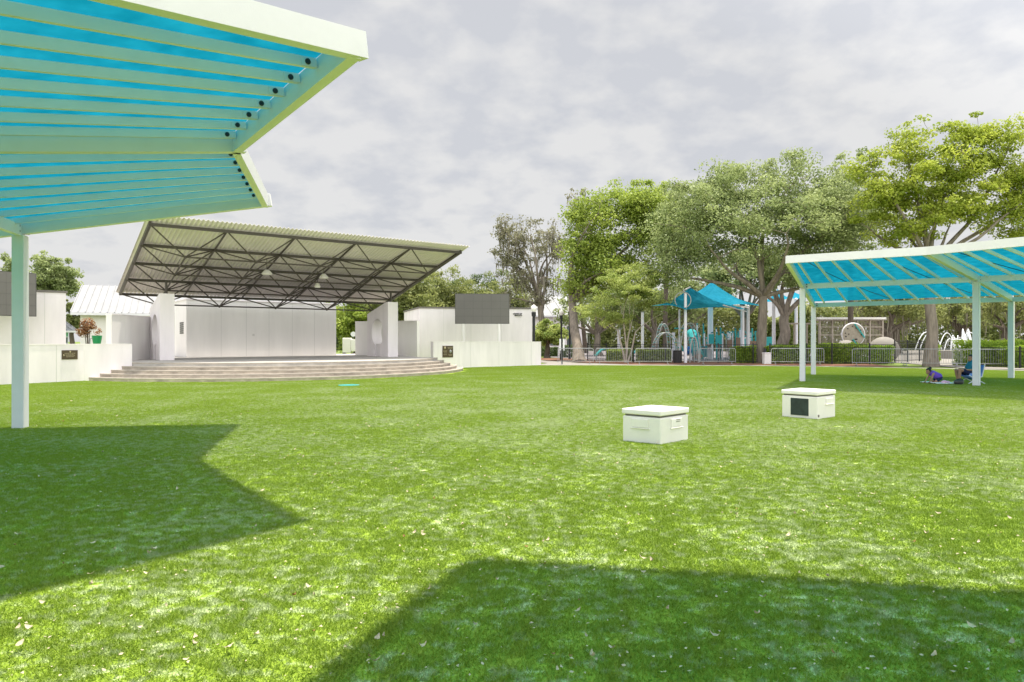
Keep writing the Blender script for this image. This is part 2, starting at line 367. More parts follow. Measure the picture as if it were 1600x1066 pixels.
# ------------------------------------------------------------------ bandshell: floor, steps, fins, back wall, wings
def arc_poly(r, b_end, n=48):
    """outline of the stage disc segment in the stage frame, closed at the back by b_back"""
    out = []
    a0 = math.asin(max(-1, min(1, (b_end-CB)/r)))     # angle of the end points
    t0, t1 = math.pi-a0, 2*math.pi+a0
    for k in range(n+1):
        t = t0+(t1-t0)*k/n
        out.append((CA+r*math.cos(t), CB+r*math.sin(t)))
    return out
stage = thing('stage_platform', 'curved concrete stage platform with five pale worn steps under the bandshell roof', 'stage', SO)
B_END = -2.9
radii = [10.2, 9.85, 9.5, 9.15, 8.8]
for k, r in enumerate(radii):
    z1 = FLOOR*(k+1)/5; bm = BM()
    arc = arc_poly(r, B_END)
    if k < 4:
        inner = arc_poly(radii[k+1], B_END)
        prism(bm, [st(a, b) for a, b in arc]+[st(a, b) for a, b in inner[::-1]], -0.05, z1)
        obj('step', bm, M['conc'], stage, True)
    else:
        prism(bm, [st(a, b) for a, b in arc]+[st(12.7, -1.9), st(14.2, 3.0), st(18, 10.5), st(-4, 10.5), st(-4, -2.6)], -0.05, z1)
        obj('stage_floor', bm, M['floor'], stage, True)
    bm = BM()
    i2 = arc_poly(r-0.09, B_END); o2 = arc_poly(r+0.012, B_END)
    prism(bm, [st(a, b) for a, b in o2]+[st(a, b) for a, b in i2[::-1]], z1-0.045, z1+0.004)
    obj('step_nosing', bm, M['nose'], stage, True)

def fin(a, t, label):
    D, Ht, Hb = 2.77, 3.82, 3.21
    o = thing('roof_pier', label, 'pier', st(a, 0, FLOOR), 0, 'white piers carrying the stage roof')
    cb, cz, r, sw = 1.38, 2.10, 0.78, 0.34
    z0 = FLOOR+0.002; ph = math.asin(sw/r); pts = []
    pts += [st(a, 0, z0), st(a, cb-sw, z0)]
    n = 36; s0 = -math.pi/2-ph; s1 = -math.pi/2+ph-2*math.pi
    for k in range(n+1):
        g = s0+(s1-s0)*k/n; pts.append(st(a, cb+r*math.cos(g), cz+r*math.sin(g)))
    pts += [st(a, cb+sw, z0), st(a, D, z0), st(a, D, Hb), st(a, 0.25, Ht), st(a, 0, Ht)]
    bm = BM(); extrude_poly(bm, pts, SU*t); obj('pier_wall', bm, M['wall'], o, True)
    bm = BM(); extrude_poly(bm, [st(a+.07, cb-sw+.02, z0), st(a+.07, cb+sw-.02, z0), st(a+.07, cb+sw-.02, cz-r+.12), st(a+.07, cb-sw+.02, cz-r+.12)], SU*(t-.14)); obj('pedestal', bm, M['wall'], o, True)
    return o
fin(0, 0.62, 'white pier with keyhole opening under the left end of the stage roof')
fin(11.645, 0.62, 'white pier with round keyhole opening beside the gap in the stage back wall')

bk = thing('stage_back_wall', 'long plain white panelled wall block behind the stage floor', 'wall', st(2.33, 6.11, FLOOR))
bm = BM(); a1, a2, b1, b2, zt = 2.33, 11.05, 6.11, 9.4, 3.91
prism(bm, [st(a1, b1), st(a2, b1), st(a2, b2), st(a1, b2)], FLOOR+.002, zt); obj('wall_block', bm, M['wall_grey'], bk, True)
bm = BM(); prism(bm, [st(a1-.06, b1-.06), st(a2+.06, b1-.06), st(a2+.06, b2), st(a1-.06, b2)], zt, zt+.07); obj('coping', bm, M['wall'], bk, True)
for f in (0.21, 0.37, 0.52, 0.68, 0.84):
    bm = BM(); a = a1+(a2-a1)*f; prism(bm, [st(a-.012, b1-.004), st(a+.012, b1-.004), st(a+.012, b1+.02), st(a-.012, b1+.02)], FLOOR+.01, zt-.01); obj('panel_joint', bm, M['groove'], bk, True)
vent = BM()
for k in range(6):
    z = 2.02+k*0.115
    prism(vent, [st(a1-.02, b1+.75), st(a1+.02, b1+.75), st(a1+.02, b1+1.75), st(a1-.02, b1+1.75)], z, z+.075)
obj('louvre_vent', vent, M['black'], bk, True)
bm = BM(); p = px(424, 524, 0.93*40.2); 
prism(bm, [st(5.9, b1-.03), st(6.02, b1-.03), st(6.02, b1+.02), st(5.9, b1+.02)], 1.9, 2.02); obj('switch_box', bm, M['groove'], bk, True)

def wing(pts, label, z1, th=0.25, m='wall'):
    o = thing('wing_wall', label, 'wall', (pts[0][0], pts[0][1], 0))
    bm = BM(); wallpath(bm, pts, th, -0.02, z1); obj('wall_panel', bm, M[m], o, True)
    bm = BM(); wallpath(bm, pts, th+.06, z1, z1+.05); obj('coping', bm, M['wall'], o, True); return o
def xy(x, Y): return ((x-800)/F*Y, Y)
wing([xy(242, 34.6), xy(222, 33.4), xy(205, 32.2), xy(191, 31.2), xy(180, 30.6), xy(170, 30.1)], 'curved white wing wall between the left pier and the low left wall', 2.76, m='wall_grey')
wing([xy(557, 43.6), xy(575, 43.2), xy(610, 42.6), xy(653.5, 41.6)], 'straight white wing wall passing behind the right stage pier', 2.80, m='wall_grey')

def plaque(parent, c, along, w, h, seal_top):
    n = Vector((along.y, -along.x, 0))            # faces the field
    if n.y > 0: n = -n
    pl = bpy.data.objects.new('plaque', None)
    def plate(name, x0, x1, z0, z1, d0, d1, m, par):
        bm = BM(); a, b = c+along*x0, c+along*x1
        q = [a+n*d0, b+n*d0, b+n*d1, a+n*d1]; prism(bm, q, c.z+z0, c.z+z1); return obj(name, bm, m, par, True)
    t = thing('wall_plaque', None, None); COL.objects.unlink(t); bpy.data.objects.remove(t); bpy.data.objects.remove(pl)
    if seal_top:
        t = thing('wall_plaque', 'wide dark bronze plaque with small emblem on the left low wall', 'plaque', c)
        plate('plate', -w/2, w/2, -h/2, h/2, 0.0, .03, M['bronze'], t)
        bm = BM(); ball(bm, c+n*.03+V(0, 0, h*.32), .045, 10, (1, .4, 1)); obj('emblem', bm, M['gold'], t, True)
        bm = BM(); ball(bm, c+n*.03+along*(-w*.40)+V(0, 0, -.02), .04, 10, (1, .4, 1)); obj('emblem', bm, M['gold'], t, True)
        rows = [(.10, .34), (.0, .28), (-.07, .26), (-.14, .22)]
        rnd = random.Random(5)
        bm = BM()
        for z, wd in rows:
            x = -wd*w
            while x < wd*w:
                l = rnd.uniform(.02, .06); a, b = c+along*x, c+along*(x+l)
                prism(bm, [a+n*.028, b+n*.028, b+n*.036, a+n*.036], c.z+z*h*1.6-.010, c.z+z*h*1.6+.010); x += l+.016
        obj('raised_lettering', bm, M['gold'], t, True)
    else:
        t = thing('wall_plaque', 'squarish dark plaque with pale seal and pictures on the right low wall', 'plaque', c)
        plate('plate', -w/2, w/2, -h/2, h/2, 0.0, .03, M['bronze'], t)
        bm = BM(); ball(bm, c+n*.03+along*(-w*.30)+V(0, 0, h*.32), .075, 12, (1, .4, 1)); obj('emblem', bm, M['gold'], t, True)
        bm = BM(); ball(bm, c+n*.03+along*(w*.22)+V(0, 0, h*.02), .085, 12, (1, .4, 1.2)); obj('emblem', bm, M['galv'], t, True)
        bm = BM(); rnd = random.Random(8)
        for z, x0, x1 in ((.36, -.05, .45), (.28, 0, .4), (.07, -.42, -.1), (.02, -.42, -.12), (-.11, -.36, -.12), (-.26, -.42, -.1), (-.24, .05, .4), (-.34, .08, .34)):
            x = x0*w
            while x < x1*w:
                l = rnd.uniform(.03, .07); a, b = c+along*x, c+along*min(x+l, x1*w+.01)
                prism(bm, [a+n*.028, b+n*.028, b+n*.036, a+n*.036], c.z+z*h-.012, c.z+z*h+.012); x += l+.018
        obj('raised_lettering', bm, M['gold'], t, True)
    return t

def lowwall(pts, label, z1, th, joints):
    o = thing('low_wall', label, 'wall', (pts[0][0], pts[0][1], 0))
    bm = BM(); wallpath(bm, pts, th, -0.05, z1); obj('wall_panel', bm, M['wall'], o, True)
    bm = BM(); wallpath(bm, pts, th+.03, z1, z1+.035); obj('coping', bm, M['wall'], o, True)
    for i, f in joints:
        a, b = Vector(pts[i]), Vector(pts[i+1]); d = (b-a).normalized(); n = Vector((d.y, -d.x))
        if n.y > 0: n = -n
        p = a+(b-a)*f+n*th/2
        bm = BM(); prism(bm, [p-d*.012-n*.02, p+d*.012-n*.02, p+d*.012+n*.004, p-d*.012+n*.004], 0.0, z1-.02); obj('panel_joint', bm, M['groove'], o, True)
    return o
def s2(a, b): p = st(a, b); return (p.x, p.y)
LW = [s2(-1.55, -2.85), s2(-3.3, -3.0), s2(-6.0, -4.15), s2(-9.5, -5.6), s2(-14, -7.6)]
lowwall(LW, 'low white wall left of the curved stage steps, behind the near canopy post', 1.45, 0.3, [(1, .35), (2, .5)])
RW = [xy(675, 39.5), xy(716, 40.6), xy(780, 43.2), xy(843, 45.4)]
lowwall(RW, 'low white wall right of the curved stage steps, under the big screen', 1.53, 0.3, [(1, .25), (1, .95), (2, .75)])
d = (Vector(LW[1])-Vector(LW[2])).normalized(); al = Vector((d.x, d.y, 0)); n = Vector((d.y, -d.x, 0))
m0 = Vector((*LW[1], 0))-al*0.55+n*.15; plaque(None, V(m0.x, m0.y, 1.06), al, 0.58, 0.36, True)
d = (Vector(RW[1])-Vector(RW[0])).normalized(); al = Vector((d.x, d.y, 0)); n = Vector((d.y, -d.x, 0))
m0 = Vector((*RW[0], 0))+al*0.97+n*.15; plaque(None, V(m0.x, m0.y, 0.98), al, 0.72, 0.68, False)

# ------------------------------------------------------------------ bandshell roof: space frame and corrugated sheet
roof = thing('stage_roof', 'big tilted metal roof on a dark steel space frame over the stage', 'roof', st(0, 0, 3.82))
NP, NS, P_, S_, HF, HR, A0, BF, DT = 5, 4, 3.0, 2.245, 6.38, 4.02, -1.015, -3.97, 0.88
ang = math.atan2(HF-HR, NS*S_)
def top(i, j, up=0.0): return st(A0+i*P_, BF+j*S_+up*math.sin(ang), HF+(HR-HF)*j/NS+up*math.cos(ang))
def bot(i, j): return st(A0+(i+.5)*P_, BF+(j+.5)*S_-DT*math.sin(ang), HF+(HR-HF)*(j+.5)/NS-DT*math.cos(ang))
for j in range(NS+1):
    bm = BM(); beam(bm, top(-.02, j), top(NP+.02, j), .08, .13, .0); obj('purlin', bm, M['brown_steel'], roof, True)
for i in (0, NP):
    bm = BM(); beam(bm, top(i, -.03, .03), top(i, NS+.03, .03), .10, .16); obj('edge_beam', bm, M['brown_steel'], roof, True)
for i in range(1, NP):
    bm = BM(); tube(bm, [top(i, 0), top(i, NS)], .045, 8); obj('top_chord', bm, M['brown_steel'], roof, True)
for j in range(NS):
    bm = BM()
    for i in range(NP-1): tube(bm, [bot(i, j), bot(i+1, j)], .036, 8)
    obj('bottom_chord', bm, M['brown_steel'], roof, True)
for i in range(NP):
    bm = BM()
    for j in range(NS-1): tube(bm, [bot(i, j), bot(i, j+1)], .036, 8)
    obj('bottom_chord', bm, M['brown_steel'], roof, True)
    for j in range(NS):
        bm = BM()
        for (di, dj) in ((0, 0), (1, 0), (0, 1), (1, 1)): tube(bm, [bot(i, j), top(i+di, j+dj)], .031, 7)
        ball(bm, bot(i, j), .075, 8); obj('web_pyramid', bm, M['brown_steel'], roof, True)
bm = BM()
def corr(up0, nseg=720, waves=82, amp=.035):
    va, vb = [], []
    for k in range(nseg+1):
        i = -.06+(NP+.14)*k/nseg; up = up0+amp*math.sin(2*math.pi*waves*k/nseg)
        va.append(bm.verts.new(top(i, -.26, up))); vb.append(bm.verts.new(top(i, NS+.12, up)))
    for k in range(nseg): bm.faces.new((va[k], va[k+1], vb[k+1], vb[k]))
corr(.17)
o = obj('corrugated_sheet', bm, M['sheet'], roof, True, True)
md = o.modifiers.new('thickness', 'SOLIDIFY'); md.thickness = 0.012; md.offset = 1
def pier_post(a):
    bm = BM(); tube(bm, [st(a, .25, 3.80), st(a, .28, 4.4)], .06, 8); obj('support_post', bm, M['brown_steel'], roof, True)
pier_post(.31); pier_post(11.95)

def pendant(p, topz, r, label):
    t = thing('pendant_light', label, 'light', p, 0, 'pendant lights under the stage roof')
    bm = BM(); tube(bm, [p+V(0, 0, .1), V(p.x, p.y, topz)], .015, 6); obj('rod', bm, M['brown_steel'], t, True)
    bm = BM(); tube(bm, [p+V(0, 0, .2), p+V(0, 0, .1), p+V(0, 0, 0), p+V(0, 0, -.06)], [r*.35, r*.7, r, r*.75], 14); obj('lamp_shade', bm, M['plastic_white'], t, True, True)
pa = st(4.6, .2, 4.55); pendant(px(417, 428, 33.5), 5.6, .27, 'larger white dome lamp hanging under the middle of the stage roof')
pendant(px(506, 434, 35.5), 5.5, .25, 'white dome lamp hanging under the right half of the stage roof')
pendant(px(496, 448, 36.0), 5.3, .17, 'small low white lamp hanging below the right half of the stage roof')

# ------------------------------------------------------------------ buildings beside the stage
def bldg(pts, z1, label, joints=(), chamfer=None):
    o = thing('white_building', label, 'building', (pts[0][0], pts[0][1], 0))
    bm = BM(); prism(bm, pts, -.02, z1); obj('wall', bm, M['wall'], o, True)
    c = sum((Vector(p) for p in pts), Vector((0, 0)))/len(pts)
    big = [Vector(p)+(Vector(p)-c).normalized()*.08 for p in pts]
    bm = BM(); prism(bm, big, z1, z1+.10); obj('roof_trim', bm, M['trim_dark'], o, True)
    a, b = Vector(pts[0]), Vector(pts[1]); d = (b-a).normalized(); n = Vector((d.y, -d.x))
    for f in joints:
        p = a+(b-a)*f
        bm = BM(); prism(bm, [p-d*.012-n*.02, p+d*.012-n*.02, p+d*.012+n*.004, p-d*.012+n*.004], 0.0, z1-.02); obj('panel_joint', bm, M['groove'], o, True)
    return o
f1, f2 = Vector(xy(655.5, 47.0)), Vector(xy(831.5, 48.4)); dd = (f2-f1).normalized(); nb = Vector((-dd.y, dd.x))
rb = bldg([f1, f2, f2+nb*7, f1+nb*7-dd*.9], 3.86, 'flat roofed white building behind the right big screen', (.21, .45, .72))
bm = BM(); a = V(f1.x, f1.y, 0); b = V(*xy(637.0, 51.5), 0)
q = [a+V(0, 0, 0), b, b+V(0, 0, 3.35), a+V(0, 0, 3.80)]; extrude_poly(bm, q, V(.0, .9, 0)); obj('sloped_side_wall', bm, M['wall'], rb, True)
sg = thing('wall_lettering', 'two short rows of small dark letters high on the white building wall', 'sign', px(808, 492, 48.2))
bm = BM(); rnd = random.Random(2)
for z, x0, x1 in ((492.0-1.6, 802, 815), (492+1.0, 804.5, 814.5)):
    x = x0
    while x < x1:
        w = rnd.uniform(.8, 1.2); p = px(x, z, 48.14); q = px(x+w, z, 48.14+.008*w)
        t_ = rnd.choice((0, 1, 2)); hh = .085
        if t_ != 1: beam(bm, p+V(0, 0, -hh/2), p+V(0, 0, hh/2), .03, .03)
        if t_ != 0: beam(bm, q+V(0, 0, -hh/2), q+V(0, 0, hh/2), .03, .03)
        beam(bm, p+V(0, 0, rnd.choice((-.035, 0, .035))), q+V(0, 0, rnd.choice((-.035, .035))), .03, .025)
        x += w+.55
obj('letters', bm, M['black'], sg, True)

g1 = Vector(xy(103, 32.7)); e1 = Vector((SU.x, SU.y)); e2 = Vector((SW.x, SW.y))
bldg([g1-e1*12, g1, g1+e2*6, g1-e1*12+e2*6], 3.90, 'white building at the far left behind the dark screen', (.93, .6))

def screen(c, along, w, h, label, posts, zb):
    n = Vector((along.y, -along.x, 0)); n = n if n.y < 0 else -n
    t = thing('led_screen', label, 'screen', V(c.x, c.y, zb), 0, 'big screens beside the stage')
    bm = BM(); a, b = c-along*w/2, c+along*w/2
    prism(bm, [a-n*.18, b-n*.18, b, a], c.z-h/2, c.z+h/2); obj('cabinet', bm, M['screen_edge'], t, True)
    bm = BM(); prism(bm, [a+along*.03, b-along*.03, b-along*.03+n*.006, a+along*.03+n*.006], c.z-h/2+.03, c.z+h/2-.03); obj('display', bm, M['screen'], t, True)
    for k in range(1, 6):
        bm = BM(); q = a+along*(w*k/6); prism(bm, [q-along*.004, q+along*.004, q+along*.004+n*.008, q-along*.004+n*.008], c.z-h/2+.03, c.z+h/2-.03); obj('module_seam', bm, M['screen_edge'], t, True)
    for k in range(1, 4):
        bm = BM(); z = c.z-h/2+h*k/4; prism(bm, [a+along*.03, b-along*.03, b-along*.03+n*.0085, a+along*.03+n*.0085], z-.004, z+.004); obj('module_seam', bm, M['screen_edge'], t, True)
    for f in posts:
        bm = BM(); p = a+along*(f*w)-n*.09; tube(bm, [V(p.x, p.y, zb), V(p.x, p.y, c.z-h/2)], .11, 14); obj('post', bm, M['wall_grey'], t, True, True)
c = px(753.5, 482.5, 44.8); screen(c, Vector((1, .06, 0)).normalized(), 3.56, 1.98, 'blank dark grey screen on two posts behind the right low wall', (.15, .81), 0)
c0 = px(57, 461, 31); al = Vector((math.cos(R(55)), math.sin(R(55)), 0)); c = c0-al*1.75; c.z = 3.69
screen(c, al, 3.5, 1.96, 'blank dark grey screen cut by the left frame edge behind a canopy post', (.2, .8), 0)

# ------------------------------------------------------------------ houses
def gable_house(name, label, e0, e1, depth, z_eave, z_ridge, wall_m, roof_m, windows=(), over=.5, porch=False, base=0):
    """e0->e1 is the front eave line in plan; the house extends depth behind it"""
    e0, e1 = Vector(e0), Vector(e1); d = (e1-e0).normalized(); n = Vector((-d.y, d.x)); L = (e1-e0).length
    t = thing(name, label, 'house', (e0.x, e0.y, 0))
    def P(a, b, z): q = e0+d*a+n*b; return V(q.x, q.y, z)
    bm = BM(); prism(bm, [P(over, over, 0), P(L-over, over, 0), P(L-over, depth-over, 0), P(over, depth-over, 0)], base, z_eave)
    for a in (over, L-over):
        bm.faces.new([bm.verts.new(v) for v in (P(a, over, z_eave), P(a, depth-over, z_eave), P(a, depth/2, z_ridge-.15))])
    obj('wall', bm, M[wall_m], t, True)
    bm = BM(); ns = max(6, int(L/(.42 if e0.y < 60 else 1.6)))
    for s in (0, 1):
        b0 = 0 if s == 0 else depth
        extrude_poly(bm, [P(0, b0, z_eave), P(L, b0, z_eave), P(L, depth/2, z_ridge), P(0, depth/2, z_ridge)], V(0, 0, .06))
        for k in range(ns+1):
            a = L*k/ns; beam(bm, P(a, b0, z_eave+.08), P(a, depth/2, z_ridge+.08), .06, .09)
    obj('roof', bm, M[roof_m], t, True)
    bm = BM(); beam(bm, P(0, -.03, z_eave-.04), P(L, -.03, z_eave-.04), .08, .16); obj('gutter', bm, M['white'], t, True)
    for (a, zb, w, h) in windows:
        bm = BM(); prism(bm, [P(a, over-.04, 0), P(a+w, over-.04, 0), P(a+w, over+.02, 0), P(a, over+.02, 0)], zb, zb+h); f = obj('window', bm, M['white'] if wall_m == 'mint' else M['black'], t, True)
        for kx in (0, 1):
            for kz in (0, 1):
                bm = BM(); w2, h2 = (w-.18)/2, (h-.18)/2; aa = a+.06+kx*(w2+.06); z2 = zb+.06+kz*(h2+.06)
                prism(bm, [P(aa, over-.05, 0), P(aa+w2, over-.05, 0), P(aa+w2, over-.03, 0), P(aa, over-.03, 0)], z2, z2+h2); obj('pane', bm, M['glass'], f, True)
    if porch:
        for k in range(5):
            bm = BM(); a = .3+(L-.6)*k/4; tube(bm, [P(a, -1.6, 0), P(a, -1.6, z_eave-.25)], .14, 10); obj('porch_column', bm, M['white'], t, True)
        bm = BM(); extrude_poly(bm, [P(-.2, -2.0, z_eave-.3), P(L+.2, -2.0, z_eave-.3), P(L+.2, 0.3, z_eave+.35), P(-.2, .3, z_eave+.35)], V(0, 0, .1)); obj('porch_roof', bm, M[roof_m], t, True)
    return t
gable_house('white_house', 'white house with a long ribbed white metal roof left of the stage', xy(110, 46), (-29.75+.906*17.2, 46+.423*17.2), 11, 3.48, 5.72, 'wall', 'metal_roof')
gable_house('mint_house', 'small mint green gabled house seen past the left building corner', xy(70, 60), xy(121, 63), 6, 2.5, 4.2, 'mint', 'metal_roof', [(1.9, .8, .7, 1.2)])
gable_house('white_house', 'white house with tall dark framed windows behind the mossy bare tree', xy(770, 88), xy(918, 92), 10, 4.9, 7.8, 'wall', 'metal_roof', [(3.0, 1.2, 1.0, 2.5), (8.1, 1.0, 1.0, 2.6), (10.5, 1.0, 1.0, 2.6)])
gable_house('porch_house', 'small white house with a columned porch beyond the leaning tree trunk', xy(908, 118), xy(950, 120), 8, 3.2, 5.0, 'wall_grey', 'metal_roof', [(.9, .9, .8, 1.6), (2.8, .9, .8, 1.6)], porch=True)

# ------------------------------------------------------------------ shade canopies
def lerp(a, b, t): return a+(b-a)*t
def canopy(name, label, joints, nsl=8, group='blue shade canopies round the field', cords=(), cap=0.0):
    """joints: (tip, front post top, rear post top) of every rafter"""
    j0 = joints[0]; t = thing(name, label, 'canopy', V(j0[1].x, j0[1].y, 0), 0, group)
    up = V(0, 0, 1)
    RH, RW_, SH = .24, .13, .10
    for T, A, B in joints:
        bm = BM(); e = (B-A).normalized()*.15; s = (T-A).normalized()*.28
        beam(bm, T+s*cap, A, RW_, RH, RH/2); beam(bm, A, B+e, RW_, RH, RH/2); obj('rafter', bm, M['white'], t, True)
        rz = math.atan2((A-T).y, (A-T).x)
        for P in (A, B):
            bm = BM(); a, b = V(P.x, P.y, 0), V(P.x, P.y, P.z-.01); dr = V(math.cos(rz), math.sin(rz), 0)
            beam(bm, a, b, .20, .20, 0, dr, bevel=.012); po = obj('post', bm, M['white'], t, True)
            ns = V(-dr.y, dr.x, 0)
            for sgn in (-1, 1):
                for zz_ in (.05, .15):
                    c = P+ns*(.16*sgn)-dr*.03; bm = BM(); tube(bm, [c+V(0, 0, zz_), c+V(0, 0, zz_)-dr*.04], .026, 8); obj('bolt', bm, M['black'], po, True)
    for (T0, A0_, B0), (T1, A1, B1) in zip(joints, joints[1:]):
        d = (T1-T0).normalized(); inw = ((A0_-T0)+(A1-T1)).normalized(); ih = V(inw.x, inw.y, 0).normalized()
        bm = BM(); off = -ih*.055
        beam(bm, T0-d*.02+off, T1+d*.02+off, .11, .25, .125); fb = obj('fascia_beam', bm, M['white'], t, True)
        bm = BM(); beam(bm, A0_, A1, .10, .20, .10-.02); obj('middle_beam', bm, M['white'], t, True)
        bm = BM(); beam(bm, B0, B1, .10, .20, .10-.02); obj('rear_beam', bm, M['white'], t, True)
        for k in range(nsl):
            f = (k+.5)/(nsl+.1)
            P, Q, S = lerp(T0, T1, f), lerp(A0_, A1, f), lerp(B0, B1, f)
            bm = BM(); ho = RH-SH/2-.005
            beam(bm, P, Q, .045, SH, ho); beam(bm, Q, S, .045, SH, ho); obj('slat', bm, M['white'], t, True)
            g = (Q-P).normalized(); sd = V(g.y, -g.x, 0).normalized()
            sgn = 1 if sd.y < 0 else -1
            c = P+g*.13+up*ho; bolts = BM(); tube(bolts, [c+sd*.020*sgn, c+sd*.040*sgn], .030, 10); obj('bolt', bolts, M['black'], fb, True)
            bm = BM(); beam(bm, P+g*.02+up*ho, P+g*.20+up*ho, .058, .085); obj('bracket', bm, M['white'], fb, True)
        # shade cloth: a tight, slightly rippled sheet on top of the slats
        bm = BM(); nu, nv = 24, 16; grid = []
        for a in range(nu+1):
            row = []
            for b in range(nv+1):
                fu, fv = a/nu, b/nv
                p = lerp(lerp(T0, T1, fu), lerp(A0_, A1, fu), fv*2) if fv < .5 else lerp(lerp(A0_, A1, fu), lerp(B0, B1, fu), fv*2-1)
                rip = .012*mnoise.noise(Vector((p.x*2.2, p.y*2.2, 1.3)))
                row.append(bm.verts.new(p+up*(RH+.018+rip)))
            grid.append(row)
        for a in range(nu):
            for b in range(nv): bm.faces.new((grid[a][b], grid[a+1][b], grid[a+1][b+1], grid[a][b+1]))
        obj('shade_cloth', bm, M['fabric'], t, True, True)
        for (u0, v0, u1, v1) in cords:
            def q(u, v):
                p = lerp(lerp(T0, T1, u), lerp(A0_, A1, u), v*2) if v < .5 else lerp(lerp(A0_, A1, u), lerp(B0, B1, u), v*2-1)
                return p+up*(RH-.0)
            bm = BM(); tube(bm, [q(lerp(u0, u1, k/12), lerp(v0, v1, k/12)) for k in range(13)], .013, 6); obj('seam_cord', bm, M['black'], t, True)
    return t
def rafter(tx, ty, ang_deg, l1=4.25, l2=4.6, z=4.2, slope=.153):
    dx, dy = math.cos(R(ang_deg)), math.sin(R(ang_deg))
    return (V(tx, ty, z), V(tx+dx*l1, ty+dy*l1, z-slope*l1), V(tx+dx*(l1+l2), ty+dy*(l1+l2), z-slope*(l1+l2)))
LJ = [rafter(-4.85, 13.26, 189.6), rafter(-3.87, 9.43, 213.7), rafter(-1.49, 6.24, 233.5)]
canopy('shade_canopy', 'blue cloth and white slat canopy overhead at the upper left', LJ, cap=.65)
RJ = [(V(9.24, 22.9, 4.2), V(11.49, 27.0, 3.68), V(14.35, 32.5, 3.22)), (V(12.6, 20.7, 4.2), V(16.6, 24.4, 3.73), V(21.5, 29.4, 3.31)), (V(15.0, 17.5, 4.2), V(20.0, 19.6, 3.6), V(26.3, 22.2, 3.2))]
canopy('shade_canopy', 'blue cloth canopy on white posts standing over the seated people', RJ, cords=[(.1, .05, .42, .98), (.62, .05, .86, .98)])
BJ = [rafter(.15, 5.19, 250, z=4.28), rafter(3.83, 4.50, 272, z=4.28), rafter(7.5, 5.2, 294, z=4.28)]
canopy('shade_canopy', 'blue canopy above the viewer, known by its shadow across the near turf', BJ)

# ------------------------------------------------------------------ speaker boxes on the turf
def turf_box(front, left, right, zt, label, grille):
    f = Vector(front); dl = (Vector(left)-f); dr = (Vector(right)-f)
    t = thing('utility_box', label, 'box', V(f.x, f.y, 0), 0, 'pale boxes standing on the turf')
    def quad(ins, z0, z1, name, m, par=t, bev=.0):
        ul, ur = dl.normalized(), dr.normalized()
        p = [f+ul*ins+ur*ins, f+dl-ul*ins+ur*ins, f+dl+dr-ul*ins-ur*ins, f+dr+ul*ins-ur*ins]
        bm = BM(); prism(bm, p, z0, z1)
        if bev: bmesh.ops.bevel(bm, geom=bm.edges[:], offset=bev, segments=3, affect='EDGES', profile=.5)
        return obj(name, bm, m, par, True)
    quad(.006, -.01, zt-.115, 'box_body', M['plastic_white'], bev=.018)
    quad(.035, zt-.12, zt-.08, 'recessed_gap', M['trim_dark'])
    quad(-.006, zt-.085, zt, 'lid', M['plastic_white'], bev=.018)
    ul, ur = dl.normalized(), dr.normalized()
    nl = Vector((ul.y, -ul.x)); nl = nl if nl.dot(ur) < 0 else -nl       # outward from the left face
    nr = Vector((ur.y, -ur.x)); nr = nr if nr.dot(ul) < 0 else -nr
    def face(u, nn, L, x0, x1, z0, z1, d, name, m, bev=.008):
        a, b = f+u*(L*x0), f+u*(L*x1)
        bm = BM(); prism(bm, [a-nn*.02, b-nn*.02, b+nn*d, a+nn*d], z0, z1)
        if bev: bmesh.ops.bevel(bm, geom=bm.edges[:], offset=bev, segments=2, affect='EDGES', profile=.5)
        return obj(name, bm, m, t, True)
    hb = zt-.12
    if grille:
        face(ul, nl, dl.length, .24, .74, .06, hb-.04, .008, 'speaker_grille', M['grille'], .01)
        face(ul, nl, dl.length, .21, .77, .045, hb-.025, .0, 'grille_frame', M['plastic_white'], .008)
        face(ur, nr, dr.length, .42, .86, hb*.62, hb*.66, .022, 'hand_grip', M['plastic_white'], .006)
        face(ur, nr, dr.length, .45, .83, hb*.66, hb*.92, .010, 'grip_recess', M['plastic_white'], .006)
        face(ur, nr, dr.length, .03, .08, .05, .10, .01, 'latch', M['trim_dark'], .004)
    else:
        face(ul, nl, dl.length, .28, .76, hb*.55, hb*.59, .018, 'hand_grip', M['plastic_white'], .006)
        face(ul, nl, dl.length, .30, .74, hb*.60, hb*.93, .012, 'grip_recess', M['plastic_white'], .006)
        face(ur, nr, dr.length, .34, .76, hb*.55, hb*.59, .018, 'hand_grip', M['plastic_white'], .006)
        face(ur, nr, dr.length, .36, .74, hb*.60, hb*.93, .012, 'grip_recess', M['plastic_white'], .006)
        face(ur, nr, dr.length, .52, .66, hb*.80, hb*.82, .016, 'vent_slot', M['trim_dark'], 0)
        face(ur, nr, dr.length, .52, .66, hb*.87, hb*.89, .016, 'vent_slot', M['trim_dark'], 0)
    return t
turf_box((2.281, 10.49), (1.762, 10.93), (2.866, 11.06), .525, 'pale fibreglass box with two hand grips, nearest on the turf', False)
turf_box((6.20, 13.85), (5.70, 14.44), (6.82, 14.38), .575, 'pale box with a dark speaker grille, farther out on the turf', True)
bm = BM(); p = gp(545, 602.5); tube(bm, [V(p.x, p.y, .004), V(p.x, p.y, .02)], .38, 24); tag(obj('drain_cover', bm, M['teal']), 'flat teal cover set in the turf before the stage steps', 'cover')

